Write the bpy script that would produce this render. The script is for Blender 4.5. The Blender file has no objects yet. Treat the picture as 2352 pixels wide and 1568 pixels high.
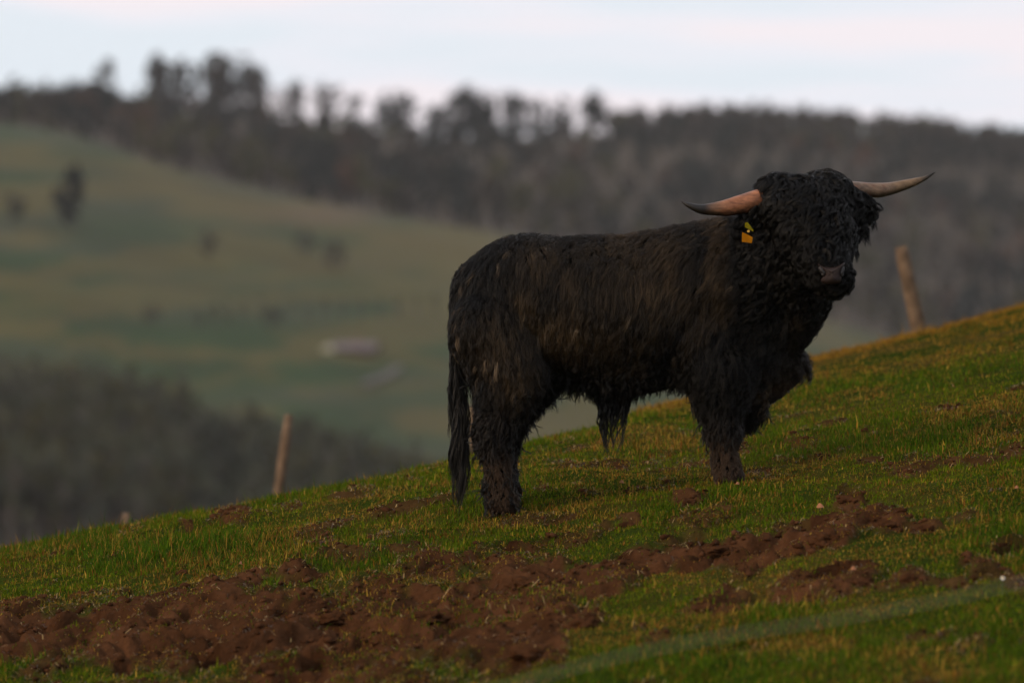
import bpy, bmesh, math, random
import numpy as np
from mathutils import Vector, Matrix, noise as mnoise
from mathutils.bvhtree import BVHTree

random.seed(7)
RNG = np.random.default_rng(11)
C = bpy.context.scene.collection
SC = bpy.context.scene

# ------------------------------------------------------------------ camera
FPX = 13067.0            # focal length in photo units (photo width = 2352)
cam = bpy.data.cameras.new('camera')
cam.lens = 200; cam.sensor_width = 36
cam.clip_start = 0.5; cam.clip_end = 12000
cam.dof.use_dof = True
cam.dof.focus_distance = 26.95
cam.dof.aperture_fstop = 2.4
cam.dof.aperture_blades = 0
camo = bpy.data.objects.new('camera', cam)
camo.rotation_euler = (math.radians(90), 0, 0)
C.objects.link(camo); SC.camera = camo

# ------------------------------------------------------------------ sky + sun
SUN_AZ, SUN_EL = math.radians(-121), math.radians(20)      # azimuth clockwise from +Y
W = bpy.data.worlds.new('World'); SC.world = W; W.use_nodes = True
nt = W.node_tree; nt.nodes.clear()
def N(nt, t, **k):
    n = nt.nodes.new(t)
    for a, b in k.items(): setattr(n, a, b)
    return n
sky = N(nt, 'ShaderNodeTexSky', sky_type='NISHITA', sun_disc=False)
sky.sun_elevation = SUN_EL; sky.sun_rotation = SUN_AZ
sky.air_density = 1.2; sky.dust_density = 2.0
tc = N(nt, 'ShaderNodeTexCoord')
mp = N(nt, 'ShaderNodeMapping'); mp.inputs['Scale'].default_value = (9, 9, 75); mp.inputs['Rotation'].default_value = (0.0, 0.05, 0); mp.inputs['Location'].default_value = (2.3, 1.1, .7)
nt.links.new(tc.outputs['Generated'], mp.inputs['Vector'])
nz = N(nt, 'ShaderNodeTexNoise'); nz.inputs['Scale'].default_value = 1.0; nz.inputs['Detail'].default_value = 3
nt.links.new(mp.outputs[0], nz.inputs['Vector'])
cr = N(nt, 'ShaderNodeValToRGB')
cr.color_ramp.elements[0].position = .42; cr.color_ramp.elements[0].color = (.72, .78, .855, 1)
cr.color_ramp.elements[1].position = .58; cr.color_ramp.elements[1].color = (.865, .80, .85, 1)
e = cr.color_ramp.elements.new(.5); e.color = (.79, .80, .875, 1)
nt.links.new(nz.outputs['Fac'], cr.inputs[0])
sc_ = N(nt, 'ShaderNodeVectorMath', operation='SCALE'); sc_.inputs['Scale'].default_value = 12.9
nt.links.new(cr.outputs[0], sc_.inputs[0])
mx = N(nt, 'ShaderNodeMix', data_type='RGBA'); mx.inputs[0].default_value = .86
nt.links.new(sky.outputs[0], mx.inputs[6]); nt.links.new(sc_.outputs[0], mx.inputs[7])
bg = N(nt, 'ShaderNodeBackground'); bg.inputs['Strength'].default_value = .095
nt.links.new(mx.outputs[2], bg.inputs[0])
wo = N(nt, 'ShaderNodeOutputWorld'); nt.links.new(bg.outputs[0], wo.inputs[0])

sun = bpy.data.lights.new('sun', 'SUN'); sun.energy = 2.0; sun.angle = math.radians(7); sun.color = (1, .72, .46)
suno = bpy.data.objects.new('sun', sun); C.objects.link(suno)
sd = Vector((math.sin(SUN_AZ)*math.cos(SUN_EL), math.cos(SUN_AZ)*math.cos(SUN_EL), math.sin(SUN_EL)))
suno.rotation_euler = (-sd).to_track_quat('-Z', 'Y').to_euler()
suno.location = sd*60
SC.view_settings.view_transform = 'Standard'; SC.view_settings.look = 'None'
SC.view_settings.exposure = 0.0; SC.view_settings.gamma = 1; SC.view_settings.use_curve_mapping = False
SC.render.engine = 'CYCLES'
SC.cycles.use_denoising = True
SC.cycles.max_bounces = 6; SC.cycles.diffuse_bounces = 2; SC.cycles.glossy_bounces = 2
SC.cycles.transmission_bounces = 3; SC.cycles.volume_bounces = 0; SC.cycles.transparent_max_bounces = 6
SC.cycles_curves.shape = 'RIBBONS' if hasattr(SC, 'cycles_curves') else 'RIBBONS'

# ------------------------------------------------------------------ helpers
def tag(o, label=None, cat=None, group=None, kind=None):
    if label: o['label'] = label
    if cat: o['category'] = cat
    if group: o['group'] = group
    if kind: o['kind'] = kind
    return o
def link(name, me, mat=None, parent=None):
    o = bpy.data.objects.new(name, me); C.objects.link(o)
    if mat is not None: me.materials.append(mat)
    if parent is not None: o.parent = parent
    return o
def empty(name, loc):
    o = bpy.data.objects.new(name, None); C.objects.link(o); o.location = loc; o.empty_display_size = .1
    return o
def np_mesh(name, verts, faces_flat, sizes, smooth=True):
    """fast mesh from numpy: verts (n,3), flat loop indices, per-face sizes"""
    me = bpy.data.meshes.new(name)
    me.vertices.add(len(verts)); me.vertices.foreach_set('co', np.ascontiguousarray(verts, dtype=np.float32).ravel())
    me.loops.add(len(faces_flat)); me.loops.foreach_set('vertex_index', np.ascontiguousarray(faces_flat, dtype=np.int32))
    me.polygons.add(len(sizes))
    starts = np.concatenate([[0], np.cumsum(sizes)[:-1]]).astype(np.int32)
    me.polygons.foreach_set('loop_start', starts)
    me.polygons.foreach_set('loop_total', np.ascontiguousarray(sizes, dtype=np.int32))
    if smooth: me.polygons.foreach_set('use_smooth', np.ones(len(sizes), dtype=bool))
    me.update(calc_edges=True)
    return me
def grid_mesh(name, P, smooth=True):
    r, c = P.shape[:2]
    i = np.arange(r*c).reshape(r, c)
    f = np.stack([i[:-1, :-1], i[:-1, 1:], i[1:, 1:], i[1:, :-1]], -1).reshape(-1, 4)
    return np_mesh(name, P.reshape(-1, 3), f.ravel(), np.full(len(f), 4), smooth)
def color_attr(me, cols, name='Col'):
    a = me.color_attributes.new(name, 'FLOAT_COLOR', 'POINT')
    c = np.ones((len(cols), 4), dtype=np.float32); c[:, :3] = cols
    a.data.foreach_set('color', c.ravel())
def at(px, py, y):      # photo unit position at distance y -> point in the place
    return Vector(((px-1176)/FPX*y, y, (784-py)/FPX*y))
def smooth01(t): t = np.clip(t, 0, 1); return t*t*(3-2*t)

# value noise (vectorised)
_T = np.random.default_rng(5).random((256, 256)).astype(np.float64)
def vnoise(x, y):
    xi = np.floor(x).astype(int); yi = np.floor(y).astype(int)
    fx = x-xi; fy = y-yi
    fx = fx*fx*(3-2*fx); fy = fy*fy*(3-2*fy)
    a = _T[xi & 255, yi & 255]; b = _T[(xi+1) & 255, yi & 255]
    c = _T[xi & 255, (yi+1) & 255]; d = _T[(xi+1) & 255, (yi+1) & 255]
    return (a*(1-fx)+b*fx)*(1-fy)+(c*(1-fx)+d*fx)*fy
def fbm(x, y, o=4, g=.5, l=2.03):
    s = 0; a = 1; t = 0
    for k in range(o):
        s = s+a*vnoise(x+17.3*k, y+9.1*k); t += a; a *= g; x = x*l; y = y*l
    return s/t
def ridged(x, y, o=4):
    s = 0; a = 1; t = 0
    for k in range(o):
        s = s+a*(1-np.abs(2*vnoise(x+31.3*k, y+5.7*k)-1)); t += a; a *= .5; x = x*2.1; y = y*2.1
    return s/t

# ------------------------------------------------------------------ materials
def mat(name): 
    m = bpy.data.materials.new(name); m.use_nodes = True; return m
def pbsdf(m): return m.node_tree.nodes['Principled BSDF']
def simple(name, col, rough=.8, noise_scale=None, amt=.3, bump=0, spec=.5):
    m = mat(name); b = pbsdf(m); t = m.node_tree
    b.inputs['Roughness'].default_value = rough
    b.inputs['Specular IOR Level'].default_value = spec
    if noise_scale:
        tcn = N(t, 'ShaderNodeTexCoord'); n = N(t, 'ShaderNodeTexNoise'); n.inputs['Scale'].default_value = noise_scale
        n.inputs['Detail'].default_value = 6
        t.links.new(tcn.outputs['Object'], n.inputs['Vector'])
        r = N(t, 'ShaderNodeValToRGB')
        r.color_ramp.elements[0].position = .3; r.color_ramp.elements[1].position = .7
        r.color_ramp.elements[0].color = tuple(c*(1-amt) for c in col)+(1,)
        r.color_ramp.elements[1].color = tuple(min(1, c*(1+amt)) for c in col)+(1,)
        t.links.new(n.outputs['Fac'], r.inputs[0]); t.links.new(r.outputs[0], b.inputs['Base Color'])
        if bump:
            bp = N(t, 'ShaderNodeBump'); bp.inputs['Strength'].default_value = bump; bp.inputs['Distance'].default_value = .02
            t.links.new(n.outputs['Fac'], bp.inputs['Height']); t.links.new(bp.outputs[0], b.inputs['Normal'])
    else:
        b.inputs['Base Color'].default_value = tuple(col)+(1,)
    return m
def attr_mat(name, rough=.9, spec=.3, translucent=0, bump_scale=None, bump=.3, dist=.01):
    m = mat(name); t = m.node_tree; b = pbsdf(m)
    a = N(t, 'ShaderNodeVertexColor'); a.layer_name = 'Col'
    b.inputs['Roughness'].default_value = rough; b.inputs['Specular IOR Level'].default_value = spec
    out = a.outputs['Color']
    if bump_scale:
        tcn = N(t, 'ShaderNodeTexCoord'); n = N(t, 'ShaderNodeTexNoise'); n.inputs['Scale'].default_value = bump_scale
        n.inputs['Detail'].default_value = 5
        t.links.new(tcn.outputs['Object'], n.inputs['Vector'])
        mr = N(t, 'ShaderNodeMapRange'); mr.inputs[3].default_value = .6; mr.inputs[4].default_value = 1.4
        t.links.new(n.outputs['Fac'], mr.inputs[0])
        vm = N(t, 'ShaderNodeVectorMath', operation='SCALE')
        t.links.new(out, vm.inputs[0]); t.links.new(mr.outputs[0], vm.inputs['Scale']); out = vm.outputs[0]
        bp = N(t, 'ShaderNodeBump'); bp.inputs['Strength'].default_value = bump; bp.inputs['Distance'].default_value = dist
        t.links.new(n.outputs['Fac'], bp.inputs['Height']); t.links.new(bp.outputs[0], b.inputs['Normal'])
    t.links.new(out, b.inputs['Base Color'])
    if translucent:
        tr = N(t, 'ShaderNodeBsdfTranslucent'); t.links.new(out, tr.inputs['Color'])
        ms = N(t, 'ShaderNodeMixShader'); ms.inputs[0].default_value = translucent
        t.links.new(b.outputs[0], ms.inputs[1]); t.links.new(tr.outputs[0], ms.inputs[2])
        t.links.new(ms.outputs[0], t.nodes['Material Output'].inputs['Surface'])
    return m

# ------------------------------------------------------------------ pasture height field
U_K  = np.array([-.20, -.13, -.09, -.0437, -.0211, -.0096, .0018, .0171, .0212, .0325, .0512, .0631, .0730, .0900, .13, .20])
PYC  = np.array([1388, 1318, 1270, 1154, 1097, 1053, 1024, 982, 950, 908, 827, 793, 762, 699, 566, 386.])
VC_K = (784-PYC)/FPX
YC_K = np.array([28, 28.5, 29.5, 30.5, 31.0, 31.3, 31.8, 32.5, 34, 36.5, 38, 38.5, 39, 39.5, 40, 40.])
def vbase27(u): return -.0298+.138*(u+.002)
def vbase22(u): return -.0600+.135*u
def ground_v(u, y):
    u = np.asarray(u, float); y = np.asarray(y, float)
    uc = np.clip(u, -.2, .2)
    vc = np.interp(uc, U_K, VC_K); yc = np.interp(uc, U_K, YC_K)
    v27 = vbase27(uc); v22 = vbase22(uc)
    z22 = v22*22; s = .085
    # near: plane continuing downwards then level
    zn = z22-s*(22-np.maximum(y, 17)); zn = np.where(y < 17, z22-s*5-.05*np.clip(17-y, 0, 6)*.5, zn)
    zn = zn+.0*y
    zn = np.where(y < 17, np.minimum(zn, -.0) , zn)
    vn = zn/np.maximum(y, .5)
    # 22..27.13
    t = np.clip((y-22)/5.13, 0, 1)
    d27 = (vc-v27)*1.9/(yc-27.13)          # slope of v at 27.13
    d22 = np.full_like(v22, .0068)
    h = 5.13
    vm = ((2*t**3-3*t**2+1)*v22+(t**3-2*t**2+t)*h*d22+(-2*t**3+3*t**2)*v27+(t**3-t**2)*h*np.minimum(d27, .008))
    # 27.13..yc ease out
    t2 = np.clip((y-27.13)/(yc-27.13), 0, 1)
    vf = v27+(vc-v27)*(1-(1-t2)**1.9)
    # beyond the crest
    q = np.maximum(y-yc, 0)
    vb = vc-.00030*q**2/(1+.02*q)-.00008*q
    vfar = -.11
    vb = np.maximum(vb, vfar+.0*q)
    v = np.where(y < 22, vn, np.where(y < 27.13, vm, np.where(y < yc, vf, vb)))
    return v
MUD = []   # (cx, cy, rx, ry, angle deg, weight)
def band(pts):
    for (x0, a0, b0), (x1, a1, b1) in zip(pts[:-1], pts[1:]):
        n = max(2, int(abs(x1-x0)/40))
        for k in range(n):
            t = k/n; x = x0+(x1-x0)*t; a = a0+(a1-a0)*t; b = b0+(b1-b0)*t
            MUD.append((x, (a+b)/2, 75, (b-a)/2, -6, 1.0))
band([(-150, 1395, 1530), (0, 1390, 1520), (350, 1375, 1530), (700, 1345, 1560), (1000, 1295, 1590), (1230, 1285, 1500), (1300, 1285, 1380)])
band([(1176, 1285, 1385), (1391, 1290, 1370), (1476, 1250, 1325), (1726, 1228, 1300), (1851, 1215, 1265)])
for c in [(1330,1412,55,40,0,1),(1631,1390,75,28,-12,1),(1911,1338,120,30,-12,1),(2088,1326,38,20,0,.9),(1226,1521,70,50,0,1),
          (1904,1231,60,32,0,1),(2029,1206,58,32,0,1),(2128,1214,52,17,-10,.9),(2220,1180,60,12,-10,.7),(1700,1275,130,22,-8,.8),
          (1576,1150,36,24,0,.95),(1948,1144,36,28,0,.9),(2098,1069,100,17,-10,.85),(1426,1064,28,12,0,.9),(1451,1204,28,14,0,.85),
          (540,1181,52,14,-6,.95),(428,1204,14,9,0,.9),(125,1270,40,8,-3,.9),(770,1270,30,15,0,.8),(1190,1200,70,14,-8,.6),(900,1240,50,14,-8,.6),
          (2290,1040,70,16,-14,.8),(1830,1015,24,8,0,.7),(1700,1030,22,8,0,.6),(1330,1230,90,14,-8,.7),
          (1580,1200,90,12,-8,.6),(860,1600,400,60,0,.9),(300,1590,200,30,0,.5),(1700,1500,60,14,-10,.35),(2230,1480,40,12,-20,.5),
          (1250,1130,20,7,0,.6),(1750,1080,30,8,0,.5),(1290,1060,36,8,0,.5),(1160,1085,30,8,0,.5),(2300,1250,40,10,0,.5),(1650,1180,40,10,0,.6),
          (830,1130,30,7,0,.6),(650,1165,30,6,0,.5),(950,1100,30,6,0,.6),(1500,1075,26,7,0,.5)]: MUD.append(c)
def mud_mask(x, y, z):
    px = 1176+x/y*FPX; py = 784-z/y*FPX
    m = np.zeros_like(px)
    wob = (fbm(x*3.1+4, y*1.6+2, 4)-.5)*1.5+(fbm(x*11+4, y*5+2, 3)-.5)*.9
    for cx, cy, rx, ry, a, w in MUD:
        sel = (np.abs(px-cx) < rx*2.0) & (np.abs(py-cy) < max(ry, rx*.2)*2.3)
        if not sel.any(): continue
        ca, sa = math.cos(math.radians(a)), math.sin(math.radians(a))
        dx = px[sel]-cx; dy = py[sel]-cy
        ex = (dx*ca+dy*sa)/rx; ey = (-dx*sa+dy*ca)/ry
        d = np.sqrt(ex*ex+ey*ey)+wob[sel]
        m[sel] = np.maximum(m[sel], w*np.clip((1.16-d)/.34, 0, 1))
    spots = smooth01((fbm(x*4.1+91, y*2.3+47, 3)-.66)*9)*.75*smooth01((33-y)/4)     # scattered bare spots
    m = np.maximum(m, spots)
    return np.clip(m, 0, 1)
def base_z(x, y): return ground_v(x/np.maximum(y, 1), y)*y
def ground_full(x, y):
    z = base_z(x, y)
    m = mud_mask(x, y, z)
    w = np.clip((46-y)/8, 0, 1)*np.clip((y-12)/3, 0, 1)
    hum = ((fbm(x*1.3+3, y*1.1+8, 3)-.5)*.10+(fbm(x*3.7+13, y*2.9+8, 3)-.5)*.055)*np.clip((y-14)/6, 0, 1)*w
    fine = (fbm(x*7, y*7, 3)-.5)*.03*w
    c_, s_ = .86, .51
    xr = x*c_+y*s_; yr = -x*s_+y*c_
    wx = (fbm(xr*2.1+5, yr*2.1+1, 3)-.5)*1.1; wy = (fbm(xr*2.3+15, yr*2.2+31, 3)-.5)*1.1
    big = fbm(xr*1.5+wx*1.6+3, yr*1.5+wy*1.6+9, 3)
    clod = np.abs(fbm(xr*5.3+wx*4+2, yr*4.1+wy*4+6, 4)-.5)*2
    pit = smooth01((.40-fbm(xr*4.6+wy*3+50, yr*3.6+wx*3+40, 3))*7)
    lump = (big-.5)*.17+clod*.14+(fbm(xr*15+wx*9, yr*11+wy*9, 4)-.5)*.12+np.abs(fbm(xr*9+5, yr*6+7, 3)-.5)*.12-pit*.17-.028
    lump = np.where(lump > 0, np.tanh(lump/.075)*.075, lump)
    foot = np.exp(-(((x+.05)/.25)**2+((y-27.1)/.5)**2))+np.exp(-(((x-1.03)/.25)**2+((y-27.1)/.5)**2))
    far_fade = np.clip((y-28.4)/1.5, 0, 1)                      # keep the crest line calm
    z = z+(hum*(1-.75*far_fade)+fine)*(1-np.clip(foot, 0, 1))+m*lump*w*.8*(1-.62*smooth01((y-25.8)/1.2))
    return z, m
def ground_z(x, y):
    z, m = ground_full(np.array([float(x)]), np.array([float(y)]))
    return float(z[0])

# near, fine sheet (fan shaped) joined with the rest into one object
def pasture():
    ys = np.concatenate([np.linspace(14, 18.5, 90, endpoint=False), np.linspace(18.5, 32, 900, endpoint=False), np.linspace(32, 46, 160, endpoint=False),
                         46+np.linspace(0, 1, 60)**2*500])
    us = np.concatenate([np.linspace(-.20, -.105, 60, endpoint=False), np.linspace(-.105, .105, 430, endpoint=False), np.linspace(.105, .20, 60)])
    U, Y = np.meshgrid(us, ys)
    X = U*Y
    Z, m = ground_full(X, Y)
    P = np.stack([X, Y, Z], -1)
    me = grid_mesh('pasture', P)
    n1 = fbm(X*1.7+5, Y*.9+1, 4); n2 = fbm(X*14, Y*9, 3)
    n1f, n2f, mf = n1.ravel(), n2.ravel(), m.ravel()
    g = np.array([.022, .034, .005])[None]*(.7+.6*n2f[:, None])
    thatch = np.array([.070, .042, .012])[None]
    k = np.clip((n1f-.45)*3, 0, 1)[:, None]*.6
    g = g*(1-k)+thatch*k
    mud = np.array([.058, .0260, .012])[None]*(.45+.95*n2f[:, None])*(0.85+.35*n1f[:, None])
    # darker patches of the trampled soil, placed by noise
    patchy = np.clip((fbm(X*2.2+30, Y*2+11, 3).ravel()-.52)*5, 0, 1)[:, None]*.35
    mud = mud*(1-patchy)
    mm = mf[:, None]
    col = g*(1-mm)+mud*mm
    color_attr(me, col)
    return link('ground', me, attr_mat('pasture_soil', 1.0, .0, bump_scale=45, bump=.8, dist=.014))
gr = pasture(); tag(gr, kind='structure')
# wide coarse ground: behind the camera and to the sides
def outer():
    xs = np.concatenate([-np.geomspace(3000, 40, 14), np.linspace(-36, 36, 40), np.geomspace(40, 3000, 14)])
    ys = np.concatenate([np.linspace(-60, 13, 30), np.linspace(13.7, 60, 40), np.geomspace(64, 560, 14)])
    X, Y = np.meshgrid(xs, ys)
    U = X/np.maximum(Y, 13)
    Z = ground_v(np.clip(U, -.2, .2), np.maximum(Y, 13))*np.maximum(Y, 13)
    over = np.maximum(np.abs(U)-.2, 0)*np.maximum(Y, 13)
    Z = Z-np.where(X > 0, -.02, .1)*np.minimum(over, 60)
    inside = (np.abs(U) < .197) & (Y > 14.2)
    Z = Z-.02-np.where(inside, .6, 0)
    Z = np.maximum(Z, -62)
    me = grid_mesh('pasture_outer', np.stack([X, Y, Z], -1))
    color_attr(me, np.full((X.size, 3), (.035, .042, .012)))
    return link('far_ground', me, attr_mat('pasture_far', .9, .2, bump_scale=3))
og = outer(); tag(og, kind='structure')

# ------------------------------------------------------------------ far hills
def v_edge(px):   # upper edge of the left meadow
    return (784-np.interp(px, [-900, 0, 150, 400, 700, 1000, 1150, 1500, 1900, 2060, 2352, 3200],
                          [300, 284, 304, 388, 458, 513, 535, 620, 735, 782, 850, 960]))/FPX
def v_ridge(px):  # ground line of the wooded ridge
    return (784-np.interp(px, [-900, 0, 100, 200, 330, 600, 850, 1000, 1400, 1600, 1700, 1900, 2100, 2352, 3200],
                          [300, 268, 262, 240, 262, 268, 303, 326, 308, 292, 290, 305, 318, 346, 440]))/FPX
Y0, YE, YR = 560., 1400., 1950.
def hill_v(px, y):
    ve, vr = v_edge(px), v_ridge(px)
    t = np.clip((y-Y0)/(YE-Y0), 0, 1)
    a = -.062+(ve+.062)*(1-(1-t)**1.75)
    t2 = np.clip((y-YE)/(YR-YE), 0, 1)
    dip = ve-.004*np.sin(np.clip(t2*6, 0, 1)*math.pi/2)
    b = dip+(vr-dip)*smooth01(t2)
    c = vr-.00002*np.maximum(y-YR, 0)
    return np.where(y < YE, a, np.where(y < YR, b, c))
def hill_xyz(px, y):
    v = hill_v(np.asarray(px, float), np.asarray(y, float)); u = (np.asarray(px, float)-1176)/FPX
    return np.stack(np.broadcast_arrays(u*y, y, v*y), -1)
def y_on_hill(px, py, lo=Y0, hi=YE):
    ys = np.linspace(lo, hi, 400); v = hill_v(np.full(400, float(px)), ys)
    return float(np.interp((784-py)/FPX, v, ys))
def hills():
    pxs = np.linspace(-1500, 3850, 220)
    ys = np.concatenate([np.linspace(Y0, YE, 90), np.linspace(YE+6, YR, 60), np.linspace(YR+20, 2280, 10)])
    PX, Y = np.meshgrid(pxs, ys)
    P = hill_xyz(PX, Y)
    X = P[..., 0]
    P[..., 2] += (fbm(X/60+3, Y/90+7, 3)-.5)*3.0*(Y < YE-60)
    me = grid_mesh('hillside', P)
    py = 784-P[..., 2]/Y*FPX
    n = fbm(PX/260+3, py/34+5, 4); n3 = fbm(PX/700+1, py/90+15, 3)
    g1 = np.array([.024, .043, .012]); g2 = np.array([.082, .064, .018]); g3 = np.array([.046, .050, .024]); br = np.array([.105, .066, .042])
    k = smooth01((n-.43)*6)[..., None]; k3 = smooth01((n3-.45)*4)[..., None]
    col = (g1*(1-k3)+g3*k3)*(1-k*.75)+g2*k*.75
    # dry band under the meadow's upper edge and lower terraces
    edge_py = 784-v_edge(PX)*FPX
    bandd = np.exp(-((py-edge_py-45)/32)**2)*smooth01((PX-100)/300)*.8
    col = col*(1-bandd[..., None])+g2*bandd[..., None]
    bb = np.exp(-((PX-760)/150)**2-((py-495)/22)**2)*.6
    col = col*(1-bb[..., None])+br*bb[..., None]
    tr = np.exp(-((py-645+.06*(PX-500))/17)**2)*smooth01((PX-100)/200)*.55
    col = col*(1-tr[..., None])+g2*tr[..., None]
    low = smooth01((py-790-.22*(PX-0)*(PX > 0))/130)[..., None]*(PX < 1250)[..., None]
    col = col*(1-low)+np.array([.030, .034, .020])*low
    forest = (Y > YE)[..., None]
    litter = np.array([.050, .038, .026])*(.7+.6*n[..., None])
    col = np.where(forest, litter, col)
    color_attr(me, col.reshape(-1, 3))
    return link('hills', me, attr_mat('hillside_grass', .95, .1, bump_scale=.05))
hl = hills(); tag(hl, kind='structure')

# ------------------------------------------------------------------ far trees
def tree_geo(h, w, rng, n=90, leaf=.9, trunk_h=.45, shape='round', vf=None):
    """returns (trunk verts/faces, crown verts/faces) around origin"""
    tv, tf, cv, cf = [], [], [], []
    def limb(a, b, ra, rb):
        a = np.array(a); b = np.array(b); d = b-a
        s = np.cross(d, [0.3, .9, .1]); s /= np.linalg.norm(s)+1e-9; q = np.cross(d, s); q /= np.linalg.norm(q)+1e-9
        i0 = len(tv)
        for k in range(5):
            c, sn = math.cos(k*1.2566), math.sin(k*1.2566)
            tv.append(a+ra*(s*c+q*sn)); tv.append(b+rb*(s*c+q*sn))
        for k in range(5):
            j = (k+1) % 5
            tf.append((i0+2*k, i0+2*j, i0+2*j+1, i0+2*k+1))
    r0 = h*.026
    lean = rng.normal(0, .03, 2)*h
    top = np.array([lean[0], lean[1], h*.82])
    limb((0, 0, -1.0), top*.5, r0*1.2, r0*.8); limb(top*.5, top, r0*.8, r0*.2)
    cz0, cz1 = h*trunk_h, h
    for k in range(9):
        t = rng.uniform(.35, .9); a = rng.uniform(0, 6.28); base = top*t
        rr = w*.5*rng.uniform(.5, .95)
        tip = base+np.array([math.cos(a)*rr, math.sin(a)*rr, rng.uniform(.05, .22)*h])
        if tip[2] > h: tip[2] = h*.97
        limb(base, tip, r0*.4, r0*.08)
        for q in range(2):
            m = base+(tip-base)*rng.uniform(.4, .8)
            limb(m, m+rng.normal(0, 1, 3)*np.array([.12*w, .12*w, .05*h])+np.array([0, 0, .05*h]), r0*.16, r0*.05)
    lobes = [(rng.uniform(-.28, .28)*w, rng.uniform(-.28, .28)*w, rng.uniform(cz0+.2*(cz1-cz0), cz1-.18*(cz1-cz0))) for _ in range(6)]
    for k in range(n):
        if shape == 'cone':
            t = rng.uniform(0, 1)**.7; z = cz1-(cz1-cz0)*t; rr = w*.5*(t*.9+.08)*rng.uniform(.3, 1); a = rng.uniform(0, 6.28)
            p = np.array([math.cos(a)*rr, math.sin(a)*rr, z])
        else:
            while True:
                q = rng.normal(0, 1, 3); q = q/np.linalg.norm(q)*rng.uniform(.35, 1)**.6
                if rng.random() < .55:
                    l = lobes[rng.integers(6)]; p = np.array(l)+q*np.array([w*.24, w*.24, (cz1-cz0)*.22])
                else:
                    p = np.array([q[0]*w*.5, q[1]*w*.5, (cz0+cz1)/2+q[2]*(cz1-cz0)*.5])
                if p[2] < cz1: break
        s = leaf*rng.uniform(.5, 1.2)
        a1 = rng.normal(0, 1, 3); a1 /= np.linalg.norm(a1); a2 = np.cross(a1, rng.normal(0, 1, 3)); a2 /= np.linalg.norm(a2)
        i0 = len(cv)
        for kk in range(5):
            an = kk*1.2566+rng.uniform(-.3, .3); rad = s*rng.uniform(.4, .75)
            cv.append(p+rad*(a1*math.cos(an)+a2*math.sin(an)))
        cf.append((i0, i0+1, i0+2, i0+3, i0+4))
    return (np.array(tv), tf), (np.array(cv), cf)
def py_mesh(name, v, f, smooth=False):
    flat = np.fromiter((i for q in f for i in q), dtype=np.int32)
    return np_mesh(name, v, flat, np.array([len(q) for q in f]), smooth)

BARK = simple('bark', (.075, .062, .052), .9, .6, .4)
PALE = simple('pale_bark', (.125, .105, .085), .9, .6, .4)
CROWN = {'twig': simple('bare_twigs', (.032, .027, .022), .95, .25, .35, spec=.1),
         'dark': simple('evergreen_crown', (.010, .014, .012), .95, .25, .4, spec=.1),
         'olive': simple('olive_crown', (.042, .040, .016), .95, .25, .35, spec=.1),
         'grey': simple('grey_twigs', (.050, .054, .036), .95, .25, .35, spec=.1),
         'rust': simple('rusty_crown', (.066, .034, .022), .95, .25, .35, spec=.1)}
TR = np.random.default_rng(3)
def tree(px, top, bottom, wpx, kind, label, y=None, name='tree', shape='round', trunk_h=.3, n=120, leaf=1.0, group=None, cat='tree'):
    if y is None: y = YR-15+TR.uniform(-20, 10)
    v = float(hill_v(np.array([float(px)]), np.array([y]))[0])
    zt = (784-top)/FPX*y; z0 = v*y
    h = zt-z0 if bottom is None else zt-z0
    w = wpx/FPX*y
    root = empty(name, ((px-1176)/FPX*y, y, z0))
    tag(root, label, cat, group)
    (tv, tf), (cv, cf) = tree_geo(h, w, TR, n=n, leaf=leaf*h/14, trunk_h=trunk_h, shape=shape)
    link('trunk', py_mesh('trunk', tv, tf), BARK, root)
    link('crown', py_mesh('crown', cv, cf), CROWN[kind], root)
    return root
G_R = 'trees standing along the wooded ridge'
ridge_trees = [
 (102, 182, 30, 'twig', 'faint thin bare tree at the far left end of the ridge', 26, .4),
 (186, 190, 30, 'twig', 'second faint bare tree from the left on the ridge', 24, .4),
 (238, 138, 46, 'twig', 'lone small round tree on the knoll left of the tall ridge clump', 80, .35),
 (360, 124, 50, 'twig', 'tall slim tree at the left end of the tall ridge clump', 150, .25),
 (402, 138, 52, 'twig', 'tall bare tree second in the tall ridge clump', 130, .3),
 (442, 142, 40, 'twig', 'thin see-through tree beside the gap in the tall ridge clump', 50, .35),
 (492, 130, 62, 'twig', 'tall dark tree right of the gap in the ridge clump', 200, .2),
 (548, 128, 86, 'twig', 'widest domed tree of the tall ridge clump', 210, .3),
 (592, 160, 48, 'twig', 'dark tree closing the right end of the tall ridge clump', 170, .1),
 (640, 205, 36, 'twig', 'low thin tree just right of the tall ridge clump', 40, .3),
 (676, 186, 46, 'twig', 'short round-headed tree right of the tall ridge clump', 130, .25),
 (752, 186, 74, 'twig', 'broad spreading bare tree with sky showing through on the ridge', 90, .35),
 (812, 220, 44, 'twig', 'low sparse bare tree right of the broad spreading tree', 60, .3),
 (910, 213, 92, 'dark', 'broad dark rounded tree in the dip of the ridge', 330, .1),
 (998, 238, 50, 'dark', 'small dark tree between the two broad dark ridge trees', 200, .1),
 (1062, 204, 84, 'dark', 'tallest dark dense tree in the middle of the ridge', 330, .08),
 (1112, 214, 58, 'dark', 'dark tree touching the tallest dense tree on its right', 220, .1),
 (1180, 216, 62, 'dark', 'dark two-lobed tree midway between dense trees on the ridge', 220, .1),
 (1230, 228, 50, 'dark', 'small dark tree above the bull back, left of the slim one', 160, .1),
 (1290, 230, 58, 'dark', 'slim dark tree above the bull back on the ridge', 200, .1),
 (1362, 214, 66, 'dark', 'last dark round tree before the smooth right part of the ridge', 260, .2),
]
for px, top, w, kd, lb, n, th in ridge_trees:
    tree(px, top-8, None, w*1.15, kd, lb, n=int(n*1.7), trunk_h=(-.1 if kd == 'dark' else th*.2), group=G_R, leaf=1.35)

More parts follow.
